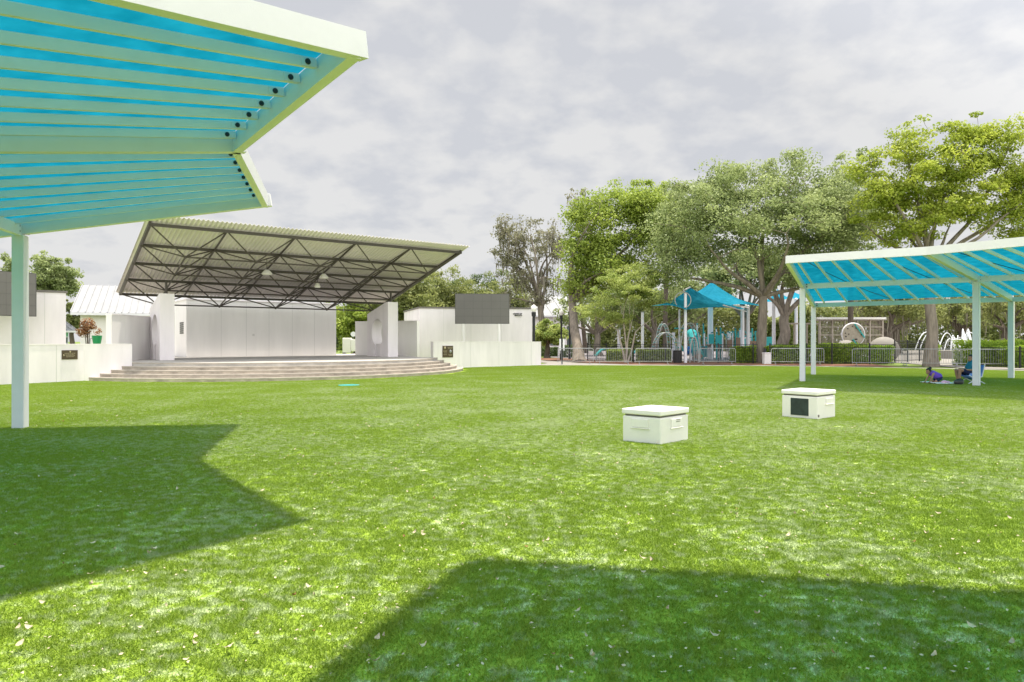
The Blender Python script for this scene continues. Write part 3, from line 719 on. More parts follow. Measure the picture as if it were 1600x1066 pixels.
# ------------------------------------------------------------------ fallen leaves
def leaf_mesh(seed, L, Wd, curl):
    bm = BM(); rnd = random.Random(seed); n = 5; rows = []
    for k in range(n+1):
        t = k/n; x = (t-.5)*L; w = Wd*math.sin(math.pi*min(1, t*.93+.05))**.8; z = curl*(t-.5)**2*L*3+.010
        rows.append([bm.verts.new((x, -w, z+w*rnd.uniform(.1, .6))), bm.verts.new((x, 0, z)), bm.verts.new((x, w, z+w*rnd.uniform(.1, .7)))])
    for a, b in zip(rows, rows[1:]):
        for k in (0, 1): bm.faces.new((a[k], a[k+1], b[k+1], b[k]))
    me = bpy.data.meshes.new('leaf'); bm.to_mesh(me); bm.free(); return me
lm = [leaf_mesh(1, .060, .016, .5), leaf_mesh(2, .045, .014, .9), leaf_mesh(3, .075, .017, .35), leaf_mesh(4, .04, .012, .6)]
for i, m_ in enumerate(lm): m_.materials.append(M['dry_red'] if i == 3 else M['dry'])
rnd = random.Random(11)
for k in range(360):
    u = rnd.random()**1.3; Y = 3.25+u*17; X = rnd.uniform(-.76, .76)*Y; w = rnd.random()
    i = 3 if w < .16 else rnd.choice((0, 1, 2))
    o = bpy.data.objects.new('fallen_leaf', lm[i]); COL.objects.link(o)
    o.location = (X, Y, .032); o.rotation_euler = (rnd.uniform(-.4, .4), rnd.uniform(-.4, .4), rnd.uniform(0, 6.28)); s = rnd.uniform(.42, .9); o.scale = (s, s, s)
    if i == 3: tag(o, 'small rust brown dry leaf lying on the turf', 'leaf', 'rust brown leaves fallen on the turf')
    else: tag(o, 'small curled pale tan dry leaf lying on the turf', 'leaf', 'pale dry leaves fallen on the turf')

rg = np.random.default_rng(21); nf = 2600; yy = 3.2+rg.random(nf)**1.25*24; xx = rg.uniform(-.78, .78, nf)*yy
fl = np.stack([xx, yy, np.full(nf, .033)], 1); keep = np.array([not (q[1] > 21 and q[0] < -9) for q in fl]); fl = fl[keep]
# ------------------------------------------------------------------ trees
def leaf_cloud(name, P, nrm, size, tint, aspect=.62, seed=0):
    rg = np.random.default_rng(seed); n = len(P)
    a = rg.normal(size=(n, 3)); a -= nrm*(a*nrm).sum(1)[:, None]; a /= np.linalg.norm(a, axis=1)[:, None]+1e-9
    b = np.cross(nrm, a); s = (size*rg.uniform(.6, 1.35, n))[:, None]
    bend = nrm*s*rg.uniform(-.25, .25, n)[:, None]
    vs = np.stack([P-a*s*.5, P+b*s*.5*aspect+bend, P+a*s*.5, P-b*s*.5*aspect+bend], 1).reshape(-1, 3).astype(np.float32)
    me = bpy.data.meshes.new(name)
    me.vertices.add(4*n); me.vertices.foreach_set('co', vs.ravel())
    me.loops.add(4*n); me.loops.foreach_set('vertex_index', np.arange(4*n, dtype=np.int32))
    me.polygons.add(n); me.polygons.foreach_set('loop_start', np.arange(0, 4*n, 4, dtype=np.int32))
    at = me.attributes.new('tint', 'FLOAT', 'FACE'); at.data.foreach_set('value', np.clip(tint, 0, 1).astype(np.float32))
    me.update(calc_edges=True); return me
def unit(rg, n):
    v = rg.normal(size=(n, 3)); return v/np.linalg.norm(v, axis=1)[:, None]
nn = unit(rg, len(fl))*.35+np.array([0, 0, 1.0])
tag(link('leaf_litter', leaf_cloud('leaf_litter', fl, nn/np.linalg.norm(nn, axis=1)[:, None], .021, rg.random(len(fl)), seed=5), M['dry']), 'scattered small pale flecks of leaf litter on the turf', 'leaf litter', kind='stuff')

def tree(label, base, fork, Y, envs, lm_, bark, nsub, sr, nleaf, leaf, tr, seed, name='tree', cat='tree', group=None, nlimb=7, stems=None, dz=.8, moss=None, shell=.45, flat=.7, extra_limbs=0.0, lobe=1.0):
    rg = np.random.default_rng(seed); rnd = random.Random(seed)
    b = Vector(base); f = Vector(fork)
    t = thing(name, label, cat, b, 0, group)
    E = [(px(x, y, Y), rx/F*Y, ry/F*Y) for x, y, rx, ry in envs]; wts = np.array([e[1]*e[2] for e in E]); wts = wts/wts.sum()
    subs = []; tufts = []
    for i in rg.choice(len(E), nsub, p=wts):
        c, rx, rz = E[i]; u = unit(rg, 1)[0]*rg.random()**shell
        subs.append(Vector((c.x+u[0]*rx, c.y+u[1]*max(rx, rz)*dz, c.z+u[2]*rz)))
    for i in rg.choice(len(E), nsub//4, p=wts):
        c, rx, rz = E[i]; u = unit(rg, 1)[0]; u[2] = abs(u[2])*.9+.1*u[2]; k = rg.uniform(1.0, 1.22)
        tufts.append(Vector((c.x+u[0]*rx*k, c.y+u[1]*max(rx, rz)*dz*k, c.z+u[2]*rz*k)))
    # limbs
    bm = BM(); nodes = []
    def limb(p, q, r0, r1, sag=.12, n=6, sides=7):
        d = q-p; L = d.length; side = Vector((rnd.uniform(-1, 1), rnd.uniform(-1, 1), rnd.uniform(-.2, 1)))*L*sag; pts, rr = [], []
        for k in range(n+1):
            s = k/n; w = mnoise.noise_vector(Vector((p.x+s*3, p.y, p.z+seed)))*L*.03
            pts.append(p+d*s+side*math.sin(math.pi*s)+(w if 0 < k < n else Vector((0, 0, 0)))); rr.append(r0+(r1-r0)*s**.8)
        tube(bm, pts, rr, sides, cap=True)
        return list(zip(pts, rr))
    starts = []
    if stems:
        for s in stems:
            nodes += limb(b+Vector((rnd.uniform(-.1, .1), rnd.uniform(-.1, .1), -.05)), Vector(s), tr, tr*.55, .06); starts.append(Vector(s))
    else:
        pts, rr = [], []
        for k in range(9):
            s = k/8; w = mnoise.noise_vector(Vector((seed*3.1, s*2.5, b.x)))*tr*.5*(1 if 0 < k < 8 else 0)
            pts.append(b.lerp(f, s)+Vector((w.x, w.y, 0))-Vector((0, 0, .1 if k == 0 else 0))); rr.append(tr*(1+.45*max(0, 1-s*6))*(1-.28*s))
        tube(bm, pts, rr, 12); nodes += list(zip(pts, rr))[5:]; starts = [f]
    main = [max(subs, key=lambda p: p.z)]
    while len(main) < min(nlimb, len(subs)):
        main.append(max(subs, key=lambda p: min((p-q).length for q in main)))
    for q in main:
        s0 = min(starts, key=lambda s: (s-q).length)
        nodes += limb(s0-Vector((0, 0, .05)), s0.lerp(q, .86), tr*.5, tr*.10, .13, 8)
    for q in subs+tufts:
        if rnd.random() > .75+extra_limbs: continue
        p, r = min(nodes, key=lambda n_: (n_[0]-q).length+max(0, n_[0].z-q.z)*.6)
        nodes += limb(p, q, min(r*.7, tr*.22), tr*.035, .10, 4, 5)
    obj('trunk', bm, bark, t, True, True)
    # crown
    Ps, Ns, Ts = [], [], []
    for ci, c in enumerate(subs+tufts):
        tf = ci >= len(subs)
        n = int(nleaf*rg.uniform(.5, 1.4)*(.35 if tf else 1)); u = unit(rg, n); rad = sr*lobe*rg.uniform(.55, 1.35)*(.55 if tf else 1)
        p = u*(rg.random(n)**.42)[:, None]*rad*np.array([1.15, 1.15, flat]); Ps.append(p+np.array(c))
        nn = u*.5+unit(rg, n)*.7+np.array([0, 0, .45]); Ns.append(nn/np.linalg.norm(nn, axis=1)[:, None])
        Ts.append(np.clip(rg.normal(.5, .17)+rg.normal(0, .13, n), 0, 1))
    Ps, Ns, Ts = np.concatenate(Ps), np.concatenate(Ns), np.concatenate(Ts)
    link('crown', leaf_cloud('crown', Ps, Ns, leaf, Ts, seed=seed), lm_, t, True)
    if moss:
        nm, ln = moss; ids = rg.integers(0, len(nodes), nm); P = []; Nn = []
        bmm = BM()
        for i in ids:
            p, r = nodes[i]; p = p+Vector((rnd.uniform(-.5, .5), rnd.uniform(-.5, .5), 0)); L = ln*rnd.uniform(.3, 1.3); a = rnd.uniform(0, 6.28); w = rnd.uniform(.04, .16)
            k0 = None
            for s in range(5):
                q = p+Vector((rnd.uniform(-.06, .06), rnd.uniform(-.06, .06), -L*s/4)); ww = w*(1-.8*s/4)*rnd.uniform(.6, 1.2)
                e = (bmm.verts.new(q+Vector((math.cos(a)*ww, math.sin(a)*ww, 0))), bmm.verts.new(q-Vector((math.cos(a)*ww, math.sin(a)*ww, 0))))
                if k0: bmm.faces.new((k0[0], k0[1], e[1], e[0]))
                k0 = e
        obj('hanging_moss', bmm, M['moss'], t, True)['kind'] = 'stuff'
    return t
M['moss'] = mat('grey_spanish_moss', (0.25, 0.225, 0.175), 0.95, var=0.3, vscale=2)
LG = dict(
    oak=leafmat('oak_leaves', (0.16, 0.215, 0.075), (0.42, 0.48, 0.21)),
    yellow=leafmat('yellow_green_leaves', (0.20, 0.275, 0.03), (0.51, 0.56, 0.09)),
    bright=leafmat('bright_green_leaves', (0.17, 0.25, 0.035), (0.46, 0.54, 0.11)),
    myrtle=leafmat('feathery_leaves', (0.18, 0.26, 0.05), (0.50, 0.55, 0.17)),
    olive=leafmat('olive_leaves', (0.13, 0.17, 0.05), (0.40, 0.42, 0.15)),
    grey=leafmat('sparse_grey_leaves', (0.15, 0.15, 0.085), (0.34, 0.33, 0.21)),
    hedge=leafmat('hedge_leaves', (0.12, 0.24, 0.018), (0.44, 0.56, 0.07)),
    dark=leafmat('dark_leaves', (0.05, 0.085, 0.025), (0.18, 0.24, 0.08)),
    red=leafmat('reddish_leaves', (0.20, 0.07, 0.035), (0.42, 0.26, 0.12)))
K, KD = M['bark'], M['bark_dark']
tree('wide spreading grey green oak, tallest crown behind the blue play sails', gp(1187, 567), px(1192, 462, 50), 50,
     [(1185, 352, 165, 66), (1180, 300, 110, 45), (1110, 345, 95, 68), (1270, 350, 90, 90), (1060, 400, 55, 45), (1300, 300, 55, 35), (1210, 262, 55, 22), (1125, 275, 40, 25), (1290, 430, 60, 35), (1050, 428, 35, 18), (1310, 385, 55, 50), (1245, 428, 40, 16)], LG['oak'], K, 330, 1.05, 230, .185, .40, 1, 'oak_tree', nlimb=9)
tree('yellow green tree with open branches, trunk behind the right canopy', gp(1455, 572.5), px(1455, 415, 43.8), 43.8,
     [(1440, 260, 75, 60), (1400, 310, 60, 45), (1500, 240, 60, 50), (1560, 220, 50, 45), (1590, 290, 55, 60), (1585, 335, 50, 35), (1480, 300, 55, 40), (1420, 365, 45, 22), (1660, 330, 60, 60), (1450, 340, 70, 40), (1510, 310, 60, 40), (1370, 350, 35, 45), (1600, 350, 60, 30), (1640, 260, 60, 70), (1368, 300, 38, 42), (1350, 265, 22, 20), (1530, 205, 40, 25)], LG['yellow'], K, 330, .82, 190, .175, .36, 2, 'tree', nlimb=11, shell=.6, flat=.5, extra_limbs=.25)
tree('bright green tree with a leaning trunk beside the lamp posts', gp(905, 565.5), px(893, 470, 56), 56,
     [(975, 335, 70, 50), (930, 380, 42, 45), (1000, 320, 45, 35), (905, 440, 30, 45), (960, 410, 60, 45), (985, 300, 40, 18), (1020, 370, 40, 40), (895, 350, 15, 30), (925, 320, 25, 25), (1035, 335, 30, 45), (905, 400, 25, 40), (945, 430, 40, 30)], LG['bright'], K, 210, 1.05, 190, .21, .42, 3, 'tree', nlimb=8, shell=.6)
tree('small feathery crape myrtle with several stems inside the barriers', gp(978, 567), px(978, 520, 50), 50,
     [(985, 462, 58, 34), (1012, 448, 36, 28), (938, 482, 34, 20), (968, 435, 34, 18), (1028, 482, 26, 18), (955, 497, 40, 15), (1000, 425, 22, 14)], LG['myrtle'], M['timber'], 120, .55, 190, .12, .08, 4, 'small_tree', nlimb=7, shell=.7, flat=.55, stems=[px(966, 515, 50), px(975, 510, 49.6), px(985, 512, 50.3), px(993, 518, 50)])
tree('bare grey tree hung with moss behind the right screen', gp(850, 556), px(845, 478, 75), 75,
     [(830, 380, 48, 38), (800, 400, 32, 45), (865, 385, 25, 40), (785, 360, 14, 25), (830, 450, 55, 30)], LG['grey'], K, 170, .70, 46, .24, .42, 5, 'bare_tree', nlimb=14, moss=(340, 1.5), shell=.55, extra_limbs=.25)
tree('thin sparse tree top rising left of the bright green tree', gp(915, 552), px(905, 440, 86), 86,
     [(902, 318, 16, 28), (915, 345, 20, 30), (900, 380, 20, 40)], LG['grey'], KD, 45, .6, 26, .3, .3, 6, 'bare_tree', nlimb=8, moss=(60, 1.2), extra_limbs=.25)
for i, (x, cy, ry, rx, Yd, c, lab) in enumerate([
    (625, 470, 45, 55, 70, 'olive', 'olive tree crown directly behind the right stage pier'),
    (690, 462, 40, 50, 84, 'olive', 'rounded olive tree between the stage roof corner and the big screen'),
    (740, 470, 42, 45, 95, 'dark', 'dark green tree behind the top edge of the right screen'),
    (785, 472, 48, 45, 92, 'olive', 'olive tree mixed with the bare mossy branches'),
    (555, 500, 45, 45, 78, 'bright', 'leafy tree seen through the gap between back wall and pier'),
    (1330, 320, 80, 50, 66, 'oak', 'tree crown filling the gap between the grey green oak and the yellow green tree'),
    (1040, 345, 55, 45, 72, 'oak', 'dull green crown behind the left shoulder of the spreading oak'),
    (80, 435, 34, 38, 62, 'oak', 'airy green tree rising behind the left building and the dark screen'),
    (15, 432, 30, 30, 58, 'oak', 'green tree top above the screen at the left frame edge'),
    (112, 495, 30, 16, 72, 'olive', 'olive bush like tree between the left building and the white metal roof'),
    (855, 520, 22, 26, 64, 'myrtle', 'low light green tree beside the black pole and the right building')]):
    b = V((x-800)/F*Yd, Yd, 0); n_ = 110 if rx > 30 else 55
    tree(lab, b, px(x, cy+ry*.75, Yd), Yd, [(x, cy, rx, ry), (x-rx*.4, cy+ry*.35, rx*.7, ry*.6), (x+rx*.45, cy+ry*.25, rx*.65, ry*.6)], LG[c], KD, n_, rx/F*Yd*.28, 150, .26 if Yd > 65 else .2, .28, 20+i, nlimb=6)
# trunks inside and behind the playground
for i, (x, y, Yd, w, cy, lab, mossy) in enumerate([
    (1165, 560, 62, .33, 420, 'straight brown trunked oak just right of the white play column', 0),
    (1223, 557, 70, .62, 415, 'thick brown trunked oak left of the right canopy corner post', 0),
    (935, 556, 74, .42, 470, 'brown trunked tree behind the crape myrtle stems', 0),
    (1020, 556, 76, .45, 470, 'brown trunked tree behind the left play arch', 0),
    (1080, 556, 78, .55, 450, 'pale trunked tree behind the ringed sail post', 0),
    (1385, 554, 80, .62, 470, 'dark mossy oak right of the timber pergola', 1),
    (1402, 553, 86, .5, 462, 'second dark mossy oak, half behind the oak beside the pergola', 1),
    (1500, 553, 90, .5, 470, 'mossy oak behind the fountain spray', 1),
    (1575, 554, 82, .6, 470, 'dark mossy oak behind the rightmost canopy post', 1),
    (1640, 553, 84, .6, 470, 'dark mossy oak at the right frame edge', 1)]):
    b = V((x-800)/F*Yd, Yd, 0)
    tree(lab, b, px(x+(3 if i % 2 else -2), (cy+y)/2+8, Yd), Yd, [(x, cy, 55, 32), (x-40, cy+18, 35, 22), (x+42, cy+14, 38, 24)], LG['olive' if mossy else 'oak'], KD if mossy else K, 60, 1.0, 130, .27, w, 50+i, 'oak_tree', nlimb=7, moss=(130, 1.9) if mossy else None)

def cloud_boxes(name, label, cat, boxes, n, leaf, lm_, seed, kind=None, group=None, stem=True):
    """hedge-like foliage filling rounded boxes given as (x0,x1,y0,y1,z0,z1)"""
    rg = np.random.default_rng(seed); P, Nn, T = [], [], []
    for (x0, x1, y0, y1, z0, z1) in boxes:
        u = rg.random((n, 3)); ax = rg.integers(0, 3, n); side = rg.random(n)
        for k in range(3):
            m_ = (ax == k) & (side < .75); u[m_, k] = np.where(rg.random(m_.sum()) < .5, rg.random(m_.sum())*.18, 1-rg.random(m_.sum())*.18)
        p = np.array([x0, y0, z0])+u*np.array([x1-x0, y1-y0, z1-z0])
        w = np.array([mnoise.noise(Vector((a[0]*1.1, a[1]*1.1, a[2]*1.3+seed))) for a in p]); p[:, 2] += (z1-z0)*.18*w*u[:, 2]
        nn = unit(rg, n)*.8+np.array([0, -.2, .5]); P.append(p); Nn.append(nn/np.linalg.norm(nn, axis=1)[:, None]); T.append(np.clip(.45+.45*w+rg.normal(0, .2, n), 0, 1))
    P, Nn, T = np.concatenate(P), np.concatenate(Nn), np.concatenate(T)
    o0 = P.mean(0); bx = boxes[0]
    if kind:
        o = link(name, leaf_cloud(name, P, Nn, leaf, T, seed=seed), lm_); return tag(o, label, cat, group, kind)
    t = thing(name, label, cat, V((bx[0]+bx[1])/2, (bx[2]+bx[3])/2, 0), 0, group)
    link('foliage', leaf_cloud('foliage', P, Nn, leaf, T, seed=seed), lm_, t, True)
    rnd = random.Random(seed)
    for (x0, x1, y0, y1, z0, z1) in boxes:
        for k in range(max(2, int((x1-x0)/1.2))):
            x, y = rnd.uniform(x0, x1), rnd.uniform(y0, y1)
            bm = BM(); tube(bm, [V(x, y, -.05), V(x+rnd.uniform(-.15, .15), y, z1*.5), V(x+rnd.uniform(-.3, .3), y, z1*.85)], [.03, .02, .008], 5); obj('stem', bm, M['bark_dark'], t, True)
    return t
def hb(x0, x1, Y, d, z1): return ((x0-800)/F*Y, (x1-800)/F*Y, Y, Y+d, .02, z1)
HG = 'hedges along the playground fence'
cloud_boxes('hedge', 'bright green hedge between the trash bin gap and the oak trunk', 'hedge', [hb(1150, 1182, 49.2, 1.6, 1.15)], 5200, .15, LG['hedge'], 1, group=HG)
cloud_boxes('hedge', 'long bright green hedge behind the black fence under the right canopy', 'hedge', [hb(1204, 1300, 48.6, 1.8, 1.25), hb(1296, 1398, 47.4, 1.8, 1.35)], 9000, .15, LG['hedge'], 2, group=HG)
cloud_boxes('hedge', 'vivid green hedge by the rightmost canopy post', 'hedge', [hb(1535, 1620, 42.5, 3.0, 1.6), hb(1590, 1660, 40.0, 2.5, 1.3)], 8000, .15, LG['hedge'], 3, group=HG)
cloud_boxes('hedge', 'green shrub row behind the barriers left of the trash bin', 'hedge', [hb(950, 990, 52, 1.0, .95), hb(998, 1050, 51, 1.2, .95)], 4000, .15, LG['bright'], 4, group=HG)
cloud_boxes('hedge', 'clipped dark green hedge before the white house', 'hedge', [hb(842, 872, 70, 1.2, .95)], 1800, .17, LG['dark'], 5, group=HG)
cloud_boxes('hedge', 'dark green hedge beside the black lamp posts', 'hedge', [hb(880, 905, 66, 1.5, 1.2)], 1500, .17, LG['dark'], 6, group=HG)
cloud_boxes('shrub', 'small green shrub behind the right canopy tree trunk', 'shrub', [hb(1462, 1471, 52, 1.2, 1.3)], 900, .14, LG['hedge'], 7)
cloud_boxes('distant_wood', 'distant mixed green trees closing the view behind the playground', 'wood',
            [hb(840, 960, 128, 8, 5.0), hb(930, 1080, 112, 8, 6.2), hb(1060, 1200, 105, 8, 7.0), hb(1180, 1260, 120, 8, 5.5), hb(1250, 1420, 110, 8, 7.2), hb(1400, 1560, 118, 8, 8.2), hb(1540, 1700, 108, 8, 8.2)], 17000, .5, LG['olive'], 8, kind='stuff')
cloud_boxes('distant_wood', 'distant dark trees closing the view behind the stage gap', 'wood', [hb(500, 640, 118, 7, 6.5), hb(600, 800, 125, 7, 7.5)], 11000, .5, LG['dark'], 9, kind='stuff')

# reddish shrub and green pot by the white house
t = thing('shrub', 'reddish brown shrub against the white house wall', 'shrub', px(135, 552, 40.0))
rg = np.random.default_rng(3); n = 900; c = np.array(px(137, 512, 40.0)); u = unit(rg, n); p = c+u*(rg.random(n)**.45)[:, None]*np.array([.5, .4, .62]); p[:, 0] -= (p[:, 2] < c[2]-.1)*.25
link('foliage', leaf_cloud('foliage', p, u, .12, rg.random(n), seed=77), LG['red'], t, True)
bm = BM()
for k in range(6): tube(bm, [px(137, 560, 40.0), V(c[0]+rg.uniform(-.2, .2), c[1], c[2]-.2), V(c[0]+rg.uniform(-.4, .4), c[1], c[2]+.3)], [.03, .02, .008], 5)
obj('stems', bm, M['bark_dark'], t, True)
t = thing('planter', 'glossy green planter standing behind the left low wall', 'planter', px(152, 537, 36)); c = px(151.5, 531, 36); c.z -= .2
bm = BM(); tube(bm, [V(c.x, c.y, .8), V(c.x, c.y, c.z-.05), V(c.x, c.y, c.z+.22), V(c.x, c.y, c.z+.38), V(c.x, c.y, c.z+.42)], [.15, .17, .22, .24, .24], 16); obj('pot', bm, M['green_paint'], t, True, True)
rg = np.random.default_rng(4); u = unit(rg, 60); link('foliage', leaf_cloud('foliage', np.array(c)+np.array([.05, 0, .62])+u*.2, u, .1, rg.random(60), seed=1), LG['red'], t, True)
bm = BM(); tube(bm, [V(c.x-.25, c.y, c.z-.2), V(c.x-.38, c.y, c.z+.0), V(c.x-.36, c.y, c.z+.25), V(c.x-.2, c.y, c.z+.3)], .025, 6); obj('handle', bm, M['galv'], t, True)

# ------------------------------------------------------------------ lamp posts, sign post, carts
def lamp(x, ytop, Y, label, r=.085, globe=True):
    X = (x-800)/F*Y; zt = EYE+(HZ-ytop)/F*Y
    t = thing('lamp_post', label, 'lamp post', V(X, Y, 0), 0, 'black lamp posts')
    bm = BM(); tube(bm, [V(X, Y, 0), V(X, Y, .5), V(X, Y, .55), V(X, Y, zt-.3), V(X, Y, zt-.28), V(X, Y, zt)], [r*1.6, r*1.5, r, r*.9, r*1.4, r*1.5], 10); obj('pole', bm, M['black'], t, True)
    bm = BM(); tube(bm, [V(X, Y, zt), V(X, Y, zt+.15), V(X, Y, zt+.4), V(X, Y, zt+.52)], [.10, .20, .17, .03], 12); obj('globe', bm, M['plastic_white'], t, True, True)
lamp(834, 488, 47.2, 'thick black lamp post at the corner of the right white building', r=.11)
lamp(877, 493, 58, 'shorter black lamp post beside the white notice boards')
lamp(890, 487, 60, 'taller black lamp post left of the leaning tree trunk')
t = thing('notice_post', 'black post with two narrow white boards by the path', 'sign', gp(878, 569.5)); b = gp(878, 569.5)
bm = BM(); beam(bm, b, b+V(0, 0, 1.85), .09, .09); obj('post', bm, M['black'], t, True)
for s in (-.12, .12):
    bm = BM(); box(bm, (b.x+s-.055, b.y-.06, .95), (b.x+s+.055, b.y-.03, 1.75)); obj('board', bm, M['clothwhite'], t, True)
t = thing('white_cart', 'white box cart on the lawn seen through the stage gap', 'cart', V(*xy(545, 66), 0)); c = V(*xy(543, 66), 0)
bm = BM(); box(bm, (c.x-.5, c.y, .45), (c.x+.3, c.y+.7, 1.9), .05); obj('cabinet', bm, M['plastic_white'], t, True)
bm = BM(); box(bm, (c.x+.32, c.y, .6), (c.x+.75, c.y+.6, 1.75), .04); obj('side_unit', bm, M['plastic_white'], t, True)
for dx in (-.3, .5):
    bm = BM(); tube(bm, [V(c.x+dx, c.y-.04, .24), V(c.x+dx, c.y+.04, .24)], .24, 14); obj('wheel', bm, M['black'], t, True)
bm = BM(); tube(bm, [V(c.x-.3, c.y+.2, .3), V(c.x-.3, c.y+.2, .5)], .03, 6); tube(bm, [V(c.x+.5, c.y+.2, .3), V(c.x+.5, c.y+.2, .65)], .03, 6); obj('axle_strut', bm, M['galv'], t, True)
t = thing('white_sign', 'small round white sign on a thin pole behind the white cart', 'sign', V(*xy(552, 70), 0)); c = V(*xy(552, 70), 0)
bm = BM(); tube(bm, [c, c+V(0, 0, 2.2)], .03, 6); obj('pole', bm, M['galv'], t, True)
bm = BM(); tube(bm, [c+V(0, -.05, 2.3), c+V(0, -.02, 2.3)], .26, 16); obj('sign_face', bm, M['clothwhite'], t, True)

# ------------------------------------------------------------------ barriers and fences
def make_barrier(w, n, h=1.08):
    t = thing('crowd_barrier', 'x', 'barrier', (0, 0, 0), 0, 'silver crowd barriers along the turf edge')
    r = .12; pts = [V(-w/2, 0, .14), V(-w/2, 0, h-r)]
    pts += [V(-w/2+r-r*math.cos(a), 0, h-r+r*math.sin(a)) for a in (R(30), R(60), R(90))]
    pts += [V(w/2-r+r*math.sin(a), 0, h-r+r*math.cos(a)) for a in (0, R(30), R(60), R(90))]
    pts += [V(w/2, 0, .14)]
    bm = BM(); tube(bm, pts, .021, 8); tube(bm, [V(-w/2, 0, .2), V(w/2, 0, .2)], .017, 6); obj('frame', bm, M['galv'], t)
    bm = BM()
    for k in range(1, n): x = -w/2+w*k/n; tube(bm, [V(x, 0, .2), V(x, 0, h)], .0085, 5, False)
    obj('bars', bm, M['galv'], t)
    for s in (-1, 1):
        bm = BM(); x = s*(w/2-.25); tube(bm, [V(x, 0, .2), V(x, 0, .06)], .02, 6); tube(bm, [V(x, -.3, .02), V(x, -.12, .06), V(x, .12, .06), V(x, .3, .02)], .018, 6); obj('foot', bm, M['galv'], t)
    return t
bA = make_barrier(2.42, 20); bB = make_barrier(3.3, 24)
spots = [(899.5, 46.6, bA, 'silver barrier panel nearest the low wall, beside the notice post'),
         (959, 46.4, bA, 'silver barrier panel before the crape myrtle trunk'),
         (1021, 46.2, bA, 'silver barrier panel just left of the black trash bin'),
         (1121, 46.0, bA, 'silver barrier panel right of the black trash bin, before the play arch'),
         (1246, 45.2, bB, 'silver barrier panel behind the left canopy posts'),
         (1375, 43.3, bB, 'silver barrier panel before the hedge and the timber pergola'),
         (1455, 42.6, bB, 'silver barrier panel behind the yellow green tree trunk'),
         (1536, 41.4, bB, 'silver barrier panel beside the seated person, behind the canopy post')]
used = set()
for x, Y, src, lab in spots:
    o = src if src not in used else copy_tree(src); used.add(src)
    o.location = ((x-800)/F*Y, Y, .02); o.rotation_euler = (0, 0, R(-1 if x < 1200 else (-9 if x < 1400 else -14))); o['label'] = lab
def fence(label, pts, h=1.35):
    t = thing('picket_fence', label, 'fence', V(pts[0][0], pts[0][1], 0), 0, 'black metal fences of the playground')
    pk = BM(); rl = BM()
    for (x0, y0), (x1, y1) in zip(pts, pts[1:]):
        a, b = V(x0, y0, 0), V(x1, y1, 0); L = (b-a).length; n = int(L/.13)
        for z in (.15, h-.2, h): beam(rl, a+V(0, 0, z), b+V(0, 0, z), .03, .035)
        for k in range(n+1): p = a.lerp(b, k/n); tube(pk, [p+V(0, 0, .05), p+V(0, 0, h+.0)], .010, 4, False)
        for k in range(int(L/2.4)+1):
            p = a+(b-a).normalized()*k*2.4; bm = BM(); beam(bm, p, p+V(0, 0, h+.1), .07, .07); obj('fence_post', bm, M['black'], t, True)
    obj('pickets', pk, M['black'], t, True); obj('rail', rl, M['black'], t, True); return t
fence('black picket fence enclosing the playground left of the ringed sail post', [xy(918, 56), xy(990, 51.2), xy(1053, 49.8)])
fence('black picket fence between the play arch and the oak trunk', [xy(1122, 49.6), xy(1184, 48.8)])
fence('black picket fence in front of the long hedge under the right canopy', [xy(1203, 48.0), xy(1300, 46.9), xy(1400, 46.2)])
fence('dark ramp railing rising behind the barriers towards the fountain', [xy(1398, 50), xy(1447, 54)], 1.6)
fence('black picket fence before the vivid hedge at the right', [xy(1532, 42.0), xy(1660, 37.5)], 1.2)

# bins
p = gp(1058.5, 567.5)
t = thing('trash_bin', 'black round trash bin at the turf edge', 'trash bin', p)
bm = BM(); tube(bm, [p, p+V(0, 0, .05), p+V(0, 0, .84), p+V(0, 0, .90)], [.27, .29, .31, .33], 18); obj('bin_body', bm, M['black'], t, True)
bm = BM()
for k in range(18):
    a = 2*math.pi*k/18; q = V(math.cos(a)*.315, math.sin(a)*.315, 0); tube(bm, [p+q+V(0, 0, .06), p+q+V(0, 0, .84)], .012, 4)
obj('slats', bm, M['screen_edge'], t, True)
bm = BM(); tube(bm, [p+V(0, 0, .901), p+V(0, 0, .93)], [.33, .27], 18); obj('rim', bm, M['screen_edge'], t, True)
p = gp(1198, 569)
t = thing('waste_bin', 'square pale concrete waste bin at the foot of the oak', 'waste bin', p)
bm = BM(); box(bm, (p.x-.23, p.y-.23, 0), (p.x+.23, p.y+.23, .72), .02); obj('bin_body', bm, M['wall_grey'], t, True)
bm = BM(); box(bm, (p.x-.26, p.y-.26, .722), (p.x+.26, p.y+.26, .80), .02); obj('lid', bm, M['wall'], t, True)
bm = BM(); tube(bm, [p+V(-.13, 0, .80), p+V(-.13, 0, 1.12)], [.1, .07], 10); obj('liner_bag', bm, M['black'], t, True)

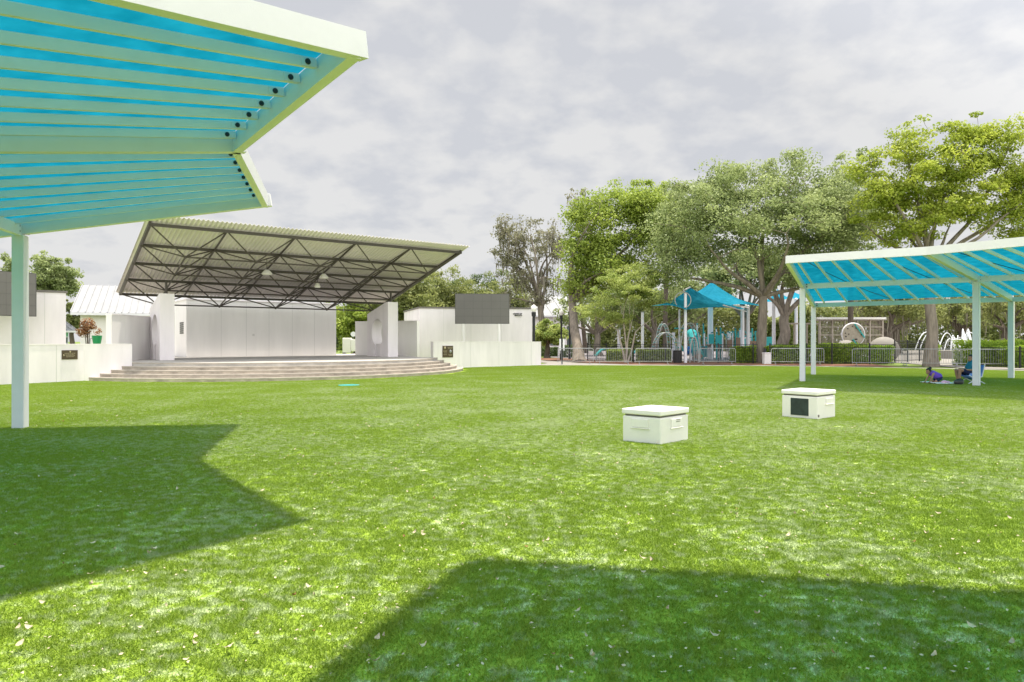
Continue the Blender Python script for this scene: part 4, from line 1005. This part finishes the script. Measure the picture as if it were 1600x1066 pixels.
# ------------------------------------------------------------------ playground
def sail(label, corners, peak, posts, ring=None, sag=.18, hem=True):
    """a four-cornered blue shade sail on white posts with a raised middle"""
    C = [Vector(c) for c in corners]; P = Vector(peak); t = thing('shade_sail', label, 'shade sail', V(C[0].x, C[0].y, 0), 0, 'blue play shade sails')
    bm = BM(); n = 10
    for a, b in zip(C, C[1:]+C[:1]):
        rows = []
        for i in range(n+1):
            f = i/n; e = a.lerp(b, f); e = e.lerp(P, .10*math.sin(math.pi*f)); row = []
            for k in range(n+1):
                g = k/n; q = e.lerp(P, g); q.z -= sag*(P.z-e.z)*math.sin(math.pi*g); row.append(bm.verts.new(q))
            rows.append(row)
        for i in range(n):
            for k in range(n):
                if k == n-1: bm.faces.new((rows[i][k], rows[i+1][k], rows[i][k+1]))
                else: bm.faces.new((rows[i][k], rows[i+1][k], rows[i+1][k+1], rows[i][k+1]))
    bmesh.ops.remove_doubles(bm, verts=bm.verts[:], dist=.002)
    obj('sail_cloth', bm, M['sail'], t, True, True)
    for (p, r) in posts:
        p = Vector(p); bm = BM(); tube(bm, [V(p.x, p.y, 0), p], [r, r*.85], 12); ball(bm, p, r*.9, 10); obj('post', bm, M['white'], t, True, True)
    if ring:
        c, r = ring; bm = BM()
        pts = [c+V(math.cos(a)*r, 0, math.sin(a)*r) for a in [2*math.pi*k/24 for k in range(25)]]
        tube(bm, pts, .035, 8, False); obj('ring', bm, M['pale_post'], t, True, True)
    return t
Ys = 52
s1 = sail('nearest blue shade sail with a white ring on its front post', [px(1018, 478, 47.3), px(1071, 484, 48.6), px(1170, 484, 54), px(1120, 474, 60)], px(1078, 449, 54),
     [(px(1071, 460, 49.5), .12), (px(1169, 479, 54.5), .13)], ring=(px(1067, 469, 49.4), .58))
bm = BM(); tube(bm, [px(1130, 477, 52), px(1166, 487, 54.3)], .05, 8); obj('arm', bm, M['white'], s1, True)
bm = BM(); tube(bm, [px(1148, 477, 52), px(1169, 481, 54.3)], .05, 8); obj('arm', bm, M['white'], s1, True)
bm = BM(); tube(bm, [px(1071, 462, 49.5), px(1068, 454, 50.5), px(1078, 449, 54)], .06, 8); obj('arm', bm, M['white'], s1, True)
sail('taller blue shade sail rising behind the ringed one', [px(1055, 468, 60), px(1125, 480, 55), px(1196, 479, 60), px(1140, 468, 68)], px(1112, 441, 60), [(px(1110, 447, 60.5), .26), (px(1160, 482, 58), .17)])
sail('blue shade sail between the two brown oak trunks', [px(1190, 473, 74), px(1218, 475, 72), px(1235, 466, 76), px(1215, 462, 82)], px(1215, 452, 76), [(px(1209, 474, 72), .2)])
sail('small blue shade sail beside the right canopy corner', [px(1226, 466, 78), px(1255, 470, 78), px(1262, 464, 84), px(1236, 460, 84)], px(1240, 456, 81), [(px(1244, 468, 78), .2)])

t = thing('play_structure', 'teal and white climbing structure with many posts behind the sail', 'play structure', V(*xy(1130, 60), 0))
rnd = random.Random(4); X0 = (1090-800)/F*60; X1 = (1192-800)/F*60
for k in range(12):
    for r_ in (0, 1):
        x = X0+(X1-X0)*k/11+rnd.uniform(-.1, .1); y = 59.5+r_*2.2; h = rnd.choice((2.3, 2.7, 3.1)) if k < 6 else rnd.choice((2.0, 2.4, 2.6))
        bm = BM(); tube(bm, [V(x, y, 0), V(x, y, h)], .065, 10); pq = obj('post', bm, M['white'] if (k+r_) % 3 else M['teal'], t, True, True)
        bm = BM(); ball(bm, V(x, y, h+.02), .09, 8); obj('post_cap', bm, M['teal'] if k % 2 else M['teal_dark'], pq, True, True)
for x0, x1, z in ((0, .36, 1.2), (.40, .7, .9), (.74, 1, 1.15)):
    bm = BM(); box(bm, (X0+(X1-X0)*x0, 59.5, z), (X0+(X1-X0)*x1, 61.7, z+.1)); obj('deck', bm, M['brown_panel'], t, True)
for x0, x1, z0, z1, m_ in ((.02, .12, .2, 1.15, 'teal_dark'), (.14, .22, 1.35, 2.2, 'teal'), (.24, .34, 1.3, 2.1, 'teal'), (.42, .5, 1.0, 1.7, 'brown_panel'), (.45, .56, .35, .55, 'lime'), (.55, .62, .3, 1.9, 'brown_panel'), (.64, .7, 1.0, 1.8, 'teal'), (.75, .86, 1.3, 1.6, 'brown_panel'), (.86, 1.1, 1.1, 1.95, 'teal'), (.7, .74, .3, 1.2, 'bluep')):
    bm = BM(); box(bm, (X0+(X1-X0)*x0, 59.36, z0), (X0+(X1-X0)*x1, 59.43, z1), .02); obj('panel', bm, M[m_], t, True)
for k in range(4):
    bm = BM(); x = X0+(X1-X0)*(.36+k*.17); tube(bm, [V(x+s*.9, 59.5, 2.45-.55*math.sin(math.pi*s)) for s in [q/10 for q in range(11)]], .03, 6); obj('rope_rail', bm, M['teal'], t, True)
for k in range(9):
    x = X0+1.2+(X1-X0)*.85*k/8; h = rnd.uniform(1.5, 2.3)
    bm = BM(); tube(bm, [V(x, 63.6, 0), V(x, 63.6, h)], .06, 8); pq = obj('post', bm, M['pale_post'], t, True, True)
    bm = BM(); ball(bm, V(x, 63.6, h+.02), .085, 8); obj('post_cap', bm, M['teal'], pq, True, True)
for x0, x1, z0, z1, m_ in ((.08, .2, .8, 1.7, 'teal_dark'), (.3, .42, .7, 1.5, 'teal'), (.52, .6, .9, 1.8, 'brown_panel'), (.66, .8, .6, 1.3, 'teal_dark'), (.84, 1.0, .9, 1.6, 'teal')):
    bm = BM(); box(bm, (X0+(X1-X0)*x0, 63.4, z0), (X0+(X1-X0)*x1, 63.46, z1), .02); obj('panel', bm, M[m_], t, True)
bm = BM()
for k in range(7): box(bm, (X0-.9+k*.16, 58.6, .15*k+.1), (X0-.72+k*.16, 59.4, .15*k+.2))
obj('stair', bm, M['screen_edge'], t, True)

def arch(label, x0, x1, ytop, Y, name='climbing_arch', mm='pale_post', net=True, r=.05):
    a, b = V(*xy(x0, Y), 0), V(*xy(x1, Y), 0); zt = EYE+(HZ-ytop)/F*Y
    t = thing(name, label, 'climber', a, 0, 'play arches')
    for dy in (0, 1.1):
        pts = [V(a.x+(b.x-a.x)*(.5-.5*math.cos(s)), Y+dy, zt*math.sin(s)**.75) for s in [math.pi*k/16 for k in range(17)]]
        bm = BM(); tube(bm, pts, r, 8); obj('arch_tube', bm, M[mm], t, True, True)
    bm = BM()
    for k in range(2, 15):
        s = math.pi*k/16; p = V(a.x+(b.x-a.x)*(.5-.5*math.cos(s)), Y, zt*math.sin(s)**.75); tube(bm, [p, p+V(0, 1.1, 0)], .025, 5)
    obj('rungs', bm, M['teal'], t, True); return t
arch('tall white climbing arch right of the ringed sail post', 1063, 1094, 505, 52.5)
arch('lower white arch climber leaning behind the trash bin', 1078, 1091, 527, 50.4)
arch('wide white arch climber with teal rungs left of the sail post', 1022, 1062, 520, 57)
arch('slim white arch climber left of the sail over the mulch', 1028, 1048, 506, 60, net=False, r=.045)
t = thing('spinner_post', 'thin white play pole with teal crossbar left of the ringed post', 'play pole', V(*xy(1061.5, 54), 0)); c = V(*xy(1061.5, 54), 0)
bm = BM(); tube(bm, [c, c+V(0, 0, 4.1)], .07, 10); obj('pole', bm, M['white'], t, True)
bm = BM(); tube(bm, [c+V(-.4, 0, 2.6), c+V(.4, 0, 2.6)], .05, 8); tube(bm, [c+V(-.25, 0, 1.0), c+V(.2, 0, 1.2), c+V(.3, 0, .8)], .06, 8); obj('crossbar', bm, M['teal'], t, True)
bm = BM(); ball(bm, c+V(.65, 0, .85), .34, 14); tag(obj('play_ball', bm, M['bluep'], None, False, True), 'round dark blue play dome behind the trash bin', 'play dome')
t = thing('slide', 'teal tunnel slide between the white arches', 'slide', V(*xy(1085, 56), 0)); c = V(*xy(1085, 56), 0)
bm = BM(); tube(bm, [c+V(.1, 1.4, 2.2), c+V(.1, .6, 2.1), c+V(-.1, -.4, 1.6), c+V(-.2, -1.4, .7), c+V(-.2, -2.0, .45)], .42, 14); obj('slide_tube', bm, M['teal'], t, True, True)
bm = BM(); tube(bm, [c+V(.1, 1.5, 0), c+V(.1, 1.5, 2.2)], .07, 8); tube(bm, [c+V(-.1, -.4, 0), c+V(-.1, -.4, 1.3)], .05, 8); obj('support', bm, M['white'], t, True)
bm = BM(); ball(bm, c+V(-.2, -1.95, .5), .36, 14, (1, .35, 1)); obj('slide_mouth', bm, M['brown_panel'], t, True, True)

t = thing('low_climber', 'low teal and lime climbing humps behind the left barriers', 'climber', V(*xy(950, 62), 0))
for x0, x1, zt, Yc, m_ in ((932, 962, .95, 62, 'teal'), (955, 975, .75, 62.5, 'lime'), (985, 1012, .75, 60, 'teal_dark'), (1000, 1030, .8, 61, 'lime'), (1008, 1036, .6, 59, 'bluep')):
    a, b = (x0-800)/F*Yc, (x1-800)/F*Yc
    bm = BM(); rows = []
    for k in range(13):
        s = math.pi*k/12; x = a+(b-a)*k/12; z = zt*(.35+.65*math.sin(s)); rows.append([bm.verts.new((x, Yc, z)), bm.verts.new((x, Yc+1.4, z)), bm.verts.new((x, Yc+1.4, z-.12)), bm.verts.new((x, Yc, z-.12))])
    for p, q in zip(rows, rows[1:]):
        for k in range(4): bm.faces.new((p[k], p[(k+1) % 4], q[(k+1) % 4], q[k]))
    bm.faces.new(rows[0]); bm.faces.new(rows[-1]); h_ = obj('hump', bm, M[m_], t, True)
    bm = BM(); tube(bm, [V(a+.1, Yc+.7, 0), V(a+.1, Yc+.7, zt*.4)], .05, 6); tube(bm, [V(b-.1, Yc+.7, 0), V(b-.1, Yc+.7, zt*.4)], .05, 6); obj('leg', bm, M['white'], h_, True)
for x, Yc, zt, lab in ((967, 57, 515, 'white play column behind the crape myrtle leaves'), (1004, 64, 488, 'tall white column left of the sail'), (1052.5, 60, 520, 'short white post beside the wide arch')):
    b = V(*xy(x, Yc), 0); z = EYE+(HZ-zt)/F*Yc
    t = thing('shade_column', lab, 'column', b); bm = BM(); tube(bm, [b, b+V(0, 0, z)], .13, 12); obj('shaft', bm, M['white'], t, True, True)
    bm = BM(); tube(bm, [b+V(0, 0, z), b+V(0, 0, z+.05)], .17, 12); obj('cap', bm, M['galv'], t, True)

# pergola with slatted screen and the round climbing wall
t = thing('pergola', 'weathered timber pergola with slatted screen behind the round climbing wall', 'pergola', V(*xy(1330, 68), 0)); Yp = 68; xa, xb = (1281-800)/F*Yp, (1379-800)/F*Yp
for k in range(6):
    bm = BM(); x = xa+(xb-xa)*k/5; beam(bm, V(x, Yp, 0), V(x, Yp, 3.75), .16, .16); obj('post', bm, M['timber'], t, True)
bm = BM()
for k in range(46): x = xa+(xb-xa)*k/45; beam(bm, V(x, Yp+.1, .5), V(x, Yp+.1, 3.7), .045, .045)
obj('screen_slats', bm, M['timber'], t, True)
for z in (1.2, 2.2, 3.0):
    bm = BM(); beam(bm, V(xa, Yp-.05, z), V(xb, Yp-.05, z), .05, .10); obj('rail', bm, M['timber'], t, True)
bm = BM(); beam(bm, V(xa-.3, Yp, 3.86), V(xb+.3, Yp, 3.86), .3, .2); obj('top_beam', bm, M['wall_grey'], t, True)
bm = BM()
for k in range(40): x = xa+(xb-xa)*k/39; beam(bm, V(x, Yp-.7, 3.70), V(x, Yp+2.4, 3.70), .05, .10)
obj('roof_slats', bm, M['timber'], t, True)
t = thing('pergola', 'low grey beam pergola between the oak trunk and the canopy corner', 'pergola', V(*xy(1240, 72), 0)); xa, xb = (1222-800)/F*72, (1280-800)/F*72
for k in range(4):
    bm = BM(); x = xa+(xb-xa)*k/3; beam(bm, V(x, 72, 0), V(x, 72, 3.35), .16, .16); obj('post', bm, M['timber'], t, True)
bm = BM(); beam(bm, V(xa-.3, 72, 3.43), V(xb, 72, 3.43), .25, .16); obj('top_beam', bm, M['timber'], t, True)
t = thing('climbing_wall', 'round pale climbing disc with dark holds and a white rim', 'climbing wall', V(*xy(1333, 58), 0)); c = px(1333, 523, 58); r = 17.5/F*58
bm = BM(); tube(bm, [c+V(0, -.08, 0), c+V(0, .10, 0)], r*.97, 40); obj('disc', bm, M['timber'], t, True)
bm = BM(); tube(bm, [c+V(math.cos(a)*r, 0, math.sin(a)*r) for a in [2*math.pi*k/40 for k in range(41)]], .07, 8, False); obj('rim', bm, M['white'], t, True, True)
bm = BM(); rnd = random.Random(6)
for k in range(13):
    a, q = rnd.uniform(0, 6.28), r*.85*rnd.random()**.5; ball(bm, c+V(math.cos(a)*q, -.10, math.sin(a)*q), .06, 8)
obj('holds', bm, M['black'], t, True)
bm = BM(); beam(bm, c+V(.05, -.16, r*.95), c+V(r*.95, -.16, -.25), .06, .10); beam(bm, c+V(-.1, -.18, -.4), c+V(.45, -.18, -1.15), .06, .09); obj('rail', bm, M['teal'], t, True)
for s, lab in ((-1.35, 'white climbing dome at the left foot of the round disc'), (1.75, 'white climbing dome at the right foot of the round disc')):
    b = V(c.x+s, 56.4, 0); t = thing('climbing_dome', lab, 'climber', b, 0, 'white climbing domes'); bm = BM(); ball(bm, b+V(0, 0, .85), 1.0 if s > 0 else .75, 20, (1.25, .8, 1.1)); obj('dome', bm, M['path'], t, True, True)
    bm = BM()
    for k in range(6): a = rnd.uniform(-1, 1); ball(bm, b+V(a*.6, -.72 if s > 0 else -.54, .95+rnd.uniform(-.1, .4)), .05, 6)
    obj('holds', bm, M['black'], t, True)

# fountain
t = thing('fountain', 'white jets of water arching over a low pale basin behind the barriers', 'fountain', V(*xy(1500, 62), 0)); c = V(*xy(1500, 62), 0)
bm = BM(); tube(bm, [c, c+V(0, 0, .75)], 2.6, 32); obj('basin', bm, M['path'], t, True)
rnd = random.Random(9)
for k in range(16):
    a = rnd.uniform(0, 6.28); L = rnd.uniform(.4, 1.7); z = rnd.uniform(1.0, 2.3); b = c+V(math.cos(a)*.4, math.sin(a)*.4, .75); bm = BM()
    tube(bm, [b+V(math.cos(a)*L*s, math.sin(a)*L*s, z*4*s*(1-s)*.9) for s in [q/12 for q in range(13)]], [.02+.025*q/12 for q in range(13)], 6); obj('water_jet', bm, M['water'], t, True, True)
for dx in (-2.3, -1.9, 1.6):
    bm = BM(); b = c+V(dx, -.4, .7); tube(bm, [b+V(-2.0*s, 0, 1.6*4*s*(1-s)+.1) for s in [q/14 for q in range(15)]], [.022+.022*q/14 for q in range(15)], 6); obj('water_jet', bm, M['water'], t, True, True)
rg = np.random.default_rng(7); u = unit(rg, 900); p = np.array(c)+np.array([.6, 0, 1.3])+u*(rg.random(900)**.5)[:, None]*np.array([2.4, 1.2, .8])
link('spray', leaf_cloud('spray', p, u, .09, rg.random(900), seed=2), M['water'], t, True)

# ------------------------------------------------------------------ people, chair, blanket
def skin_mesh(verts, edges, root=0, sub=2):
    '''tapered round limbs between the joints; remesh() fuses them into one surface'''
    bm = BM()
    for p, r in verts: ball(bm, p, r, 14)
    for a, b in edges:
        (p, r0), (q, r1) = verts[a], verts[b]
        if (Vector(q)-Vector(p)).length > 1e-4: tube(bm, [p, q], [r0, r1], 14)
    me = bpy.data.meshes.new('tmp'); bmesh.ops.recalc_face_normals(bm, faces=bm.faces[:]); bm.to_mesh(me); bm.free(); return me
def remesh(parts, vox):
    bm = BM()
    for p in parts:
        if isinstance(p, bpy.types.Mesh): bm.from_mesh(p)
        else: ball(bm, p[0], 1.0, 16, p[1])
    me = bpy.data.meshes.new('tmp'); bm.to_mesh(me); bm.free(); o = bpy.data.objects.new('tmp', me); COL.objects.link(o)
    r = o.modifiers.new('r', 'REMESH'); r.mode = 'VOXEL'; r.voxel_size = vox
    s = o.modifiers.new('s', 'SMOOTH'); s.iterations = 2; s.factor = .4
    dg = bpy.context.evaluated_depsgraph_get(); dg.update(); m = bpy.data.meshes.new_from_object(o.evaluated_get(dg)); bpy.data.objects.remove(o)
    for p in m.polygons: p.use_smooth = True
    return m
def person(label, loc, rz, J, s, hair_long, clothes):
    """J: joints in a frame where +x is forward, y is left; s scales the radii"""
    t = thing('person', label, 'person', loc, rz)
    v, e = [], []
    def add(p, r, par=None):
        v.append((Vector(p), r*s)); 
        if par is not None: e.append((par, len(v)-1))
        return len(v)-1
    pel = add(J['pelvis'], .145); ch = add(J['chest'], .15, add(Vector(J['pelvis']).lerp(Vector(J['chest']), .5), .135, pel)); nk = add(J['neck'], .058, ch); add(J['head'], .06, nk)
    for sd, sg in (('l', 1), ('r', -1)):
        sh = add(J['shoulder_'+sd], .062, ch); el = add(J['elbow_'+sd], .043, sh); wr = add(J['wrist_'+sd], .028, el)
        d = (Vector(J['wrist_'+sd])-Vector(J['elbow_'+sd])).normalized(); hd = Vector(J.get('hand_'+sd, d)).normalized()
        side = hd.cross(Vector((0, 0, 1))); side = side.normalized() if side.length > .1 else Vector((0, 1, 0))
        w0 = Vector(J['wrist_'+sd]); pm = add(w0+hd*.06*s, .034, wr)
        for k, ln in enumerate((.062, .075, .08, .068)):
            b0 = w0+hd*.095*s+side*(k-1.5)*.021*s; f1_ = add(b0, .011, pm); f2_ = add(b0+(hd*.6+Vector((0, 0, -.12)))*ln*s, .009, f1_); add(b0+(hd*.9+Vector((0, 0, -.5)))*ln*s, .008, f2_)
        tb = w0+hd*.04*s-side*.035*s*sg; t1 = add(tb, .012, pm); add(tb+(hd*.7-side*.6*sg)*.045*s, .010, t1)
        hp = add(J['hip_'+sd], .088, pel); kn = add(J['knee_'+sd], .058, hp); ca = add(Vector(J['knee_'+sd]).lerp(Vector(J['ankle_'+sd]), .3), .056, kn); an = add(J['ankle_'+sd], .038, ca); add(J['toe_'+sd], .030, an)
    sm = skin_mesh(v, e, 0, 2)
    H = Vector(J['head']); f = Vector(J.get('face', (1, 0, 0))).normalized(); lf = Vector((0, 0, 1)).cross(f).normalized()
    hs = s*J.get('hs', 1.0)
    parts = [sm, (H, (.098*hs, .078*hs, .115*hs)), (H+f*.045*hs+V(0, 0, -.055*hs), (.055*hs, .055*hs, .06*hs)), (H+f*.105*hs+V(0, 0, -.015*hs), (.018*hs, .014*hs, .024*hs)), (H+lf*.08*hs, (.02*hs, .012*hs, .03*hs)), (H-lf*.08*hs, (.02*hs, .012*hs, .03*hs))]
    link('body', remesh(parts, .0075*s), M['skin'], t)
    bm = BM(); ball(bm, H-f*.012*hs+V(0, 0, .02*hs), 1.0, 18, (.108*hs, .092*hs, .118*hs))
    for q in list(bm.verts):
        d = q.co-H
        if d.dot(f) > .035*hs and d.z < .055*hs: bm.verts.remove(q)
    if hair_long: ball(bm, H-f*.09*hs+V(0, 0, .085*hs), .055*hs, 12, (1, 1, 1.1))
    obj('hair', bm, M['hair'], t, False, True)
    for sg in (-1, 1):
        bm = BM(); ball(bm, H+f*.092*hs+lf*.034*hs*sg+V(0, 0, .005*hs), .011*hs, 8); obj('eye', bm, M['black'], t)
    bm = BM(); beam(bm, H+f*.098*hs+lf*.022*hs+V(0, 0, -.062*hs), H+f*.098*hs-lf*.022*hs+V(0, 0, -.062*hs), .012*hs, .010*hs); obj('mouth', bm, M['dry_red'], t)
    for nm, m_, chains in clothes:
        cm = []
        for chn in chains:
            cm.append(skin_mesh([(Vector(p), r*s) for p, r in chn], [(i, i+1) for i in range(len(chn)-1)], 0, 2))
        link(nm, remesh(cm, .012*s), m_, t)
    return t
# adult in the camp chair, facing left in the picture
aloc = V(*xy(1519, 25.7), 0)
J = dict(pelvis=(.02, 0, .36), chest=(-.05, 0, .68), neck=(-.01, 0, .85), head=(.05, 0, .955), face=(1, .15, -.3), shoulder_l=(-.05, .19, .76), shoulder_r=(-.05, -.19, .76),
         elbow_l=(.10, .25, .52), elbow_r=(.10, -.25, .52), wrist_l=(.34, .14, .52), wrist_r=(.34, -.14, .52), hip_l=(.06, .10, .37), hip_r=(.06, -.10, .37),
         knee_l=(.54, .12, .53), knee_r=(.52, -.14, .50), ankle_l=(.56, .12, .09), ankle_r=(.44, -.14, .09), toe_l=(.72, .12, .04), toe_r=(.60, -.14, .04))
person('person in a teal shirt and navy shorts sitting in a camp chair', aloc, R(180), J, 1.0, False,
       [('shirt', M['shirt'], [[((.02, 0, .34), .20), ((-.02, 0, .52), .195), ((-.05, 0, .68), .205), ((-.04, 0, .79), .15), ((-.03, 0, .83), .085)], [((-.05, .05, .72), .13), ((-.05, .18, .74), .105), ((.03, .225, .60), .085)], [((-.05, -.05, .72), .13), ((-.05, -.18, .74), .105), ((.03, -.225, .60), .085)]]),
        ('shorts', M['shorts'], [[((.02, 0, .35), .165), ((.05, 0, .37), .15)], [((.05, .09, .36), .11), ((.38, .12, .475), .085)], [((.05, -.09, .36), .11), ((.37, -.14, .455), .085)]]),
        ('shoe', M['clothwhite'], [[((.54, .12, .07), .045), ((.64, .12, .045), .045), ((.75, .12, .04), .038)]]),
        ('shoe', M['clothwhite'], [[((.42, -.14, .07), .045), ((.52, -.14, .045), .045), ((.63, -.14, .04), .038)]])])
t = thing('camp_chair', 'folding camp chair with light blue canvas and white crossed legs', 'chair', aloc, R(180))
bm = BM(); prs = [(.30, .30), (.06, .21), (-.16, .24)]; rows = [[bm.verts.new((x, y, z+.03*(abs(y)/.27)**2)) for y in (-.27, -.14, 0, .14, .27)] for x, z in prs]
for a, b in zip(rows, rows[1:]):
    for k in range(4): bm.faces.new((a[k], a[k+1], b[k+1], b[k]))
o = obj('seat', bm, M['chair_blue'], t, False, True); md = o.modifiers.new('th', 'SOLIDIFY'); md.thickness = .03
for sy in (-.275, .275):
    bm = BM(); bm.faces.new([bm.verts.new(p) for p in ((.30, sy, .31), (-.18, sy, .25), (-.20, sy, .40), (.26, sy, .40))]); o = obj('side_panel', bm, M['chair_blue'], t); md = o.modifiers.new('th', 'SOLIDIFY'); md.thickness = .012
bm = BM(); rows = [[bm.verts.new((x, y, z)) for y in (-.27, -.1, .1, .27)] for x, z in ((-.18, .26), (-.23, .48), (-.27, .70))]
for a, b in zip(rows, rows[1:]):
    for k in range(3): bm.faces.new((a[k], a[k+1], b[k+1], b[k]))
o = obj('backrest', bm, M['chair_blue'], t, False, True); md = o.modifiers.new('th', 'SOLIDIFY'); md.thickness = .02
for sy in (-.29, .29):
    for (x0, z0, x1, z1) in ((.31, .32, -.28, .01), (-.20, .30, .34, .01), (-.17, .26, -.28, .74)):
        bm = BM(); tube(bm, [V(x0, sy, z0), V(x1, sy, z1)], .017, 7); obj('leg' if z1 < .1 else 'back_upright', bm, M['white'], t)
# child crawling on the blanket
cloc = V(*xy(1462, 25.6), .012)
J = dict(pelvis=(-.12, 0, .24), chest=(.10, 0, .36), neck=(.20, 0, .41), head=(.27, 0, .46), face=(1, .1, -.55), hs=1.35, shoulder_l=(.14, .10, .37), shoulder_r=(.14, -.10, .37),
         elbow_l=(.24, .13, .20), elbow_r=(.24, -.12, .21), wrist_l=(.29, .11, .05), wrist_r=(.33, -.10, .05), hand_l=(1, 0, -.2), hand_r=(1, 0, -.2), hip_l=(-.12, .07, .22), hip_r=(-.12, -.07, .22),
         knee_l=(.08, .09, .06), knee_r=(.06, -.10, .06), ankle_l=(-.20, .08, .05), ankle_r=(-.22, -.09, .05), toe_l=(-.30, .08, .04), toe_r=(-.32, -.09, .04))
person('child in a purple top crawling on a pale blanket', cloc, R(180), J, .66, True,
       [('top', M['purple'], [[((-.10, 0, .26), .20), ((.0, 0, .31), .19), ((.10, 0, .36), .19), ((.16, 0, .385), .13)]]),
        ('shorts', M['shorts'], [[((-.11, 0, .225), .175), ((-.16, 0, .215), .15)], [((-.12, .06, .21), .12), ((-.02, .08, .13), .10)], [((-.12, -.06, .21), .12), ((-.02, -.09, .13), .10)]])])
bl = thing('blanket', 'pale blanket spread on the turf under the crawling child', 'blanket', V(*xy(1470, 25.5), 0)); c = V(*xy(1470, 25.6), 0)
bm = BM(); rows = [[bm.verts.new((c.x-.45+.95*i/12, c.y-.55+1.1*j/12, .036+.012*mnoise.noise(Vector((i*.7, j*.7, 2))))) for j in range(13)] for i in range(13)]
for i in range(12):
    for j in range(12): bm.faces.new((rows[i][j], rows[i+1][j], rows[i+1][j+1], rows[i][j+1]))
o = obj('cloth', bm, M['clothwhite'], bl, True, True); md = o.modifiers.new('th', 'SOLIDIFY'); md.thickness = .02
bm = BM(); box(bm, (c.x+.32, c.y-.45, .055), (c.x+.50, c.y+.3, .075), .006); obj('folded_edge', bm, M['yellow'], bl, True)
bm = BM(); q = c+V(-.12, -.4, .09); ball(bm, q, .09, 10, (1.3, .8, .7)); ball(bm, q+V(.16, .05, -.01), .07, 10, (1.2, .8, .7)); tag(obj('plush_toy', bm, M['pink'], None, False, True), 'small pink plush toy lying on the pale blanket', 'toy')
bg_ = thing('bag', 'dark round bag lying at the feet of the seated person', 'bag', V(*xy(1498, 25.0), 0)); c = V(*xy(1498, 25.0), 0)
bm = BM(); ball(bm, c+V(0, 0, .10), .15, 14, (1.2, .8, .72)); obj('bag_body', bm, M['screen_edge'], bg_, True, True)
bm = BM(); tube(bm, [c+V(-.12, -.05, .15), c+V(-.05, -.08, .22), c+V(.06, -.08, .22), c+V(.13, -.05, .15)], .012, 6); obj('handle', bm, M['black'], bg_, True)
# small child beyond the barriers
loc = V(*xy(902, 62), 0)
J = dict(pelvis=(0, 0, .52), chest=(0, 0, .74), neck=(0, 0, .87), head=(.01, 0, .97), hs=1.35, face=(.6, -.8, 0), shoulder_l=(0, .11, .79), shoulder_r=(0, -.11, .79), elbow_l=(.0, .16, .62), elbow_r=(.05, -.15, .62), wrist_l=(.05, .16, .47), wrist_r=(.1, -.15, .48),
         hip_l=(0, .06, .50), hip_r=(0, -.06, .50), knee_l=(.05, .06, .28), knee_r=(-.03, -.06, .28), ankle_l=(.02, .06, .05), ankle_r=(-.08, -.06, .05), toe_l=(.12, .06, .03), toe_r=(.02, -.06, .03))
person('small child in a white top walking on the path behind the barriers', loc, R(200), J, .62, False,
       [('top', M['clothwhite'], [[((0, 0, .50), .17), ((0, 0, .62), .165), ((0, 0, .76), .165), ((0, 0, .83), .10)]]), ('shorts', M['pink'], [[((0, 0, .49), .165), ((0, 0, .52), .15)], [((0, .06, .48), .12), ((.03, .06, .36), .10)], [((0, -.06, .48), .12), ((-.01, -.06, .36), .10)]])])
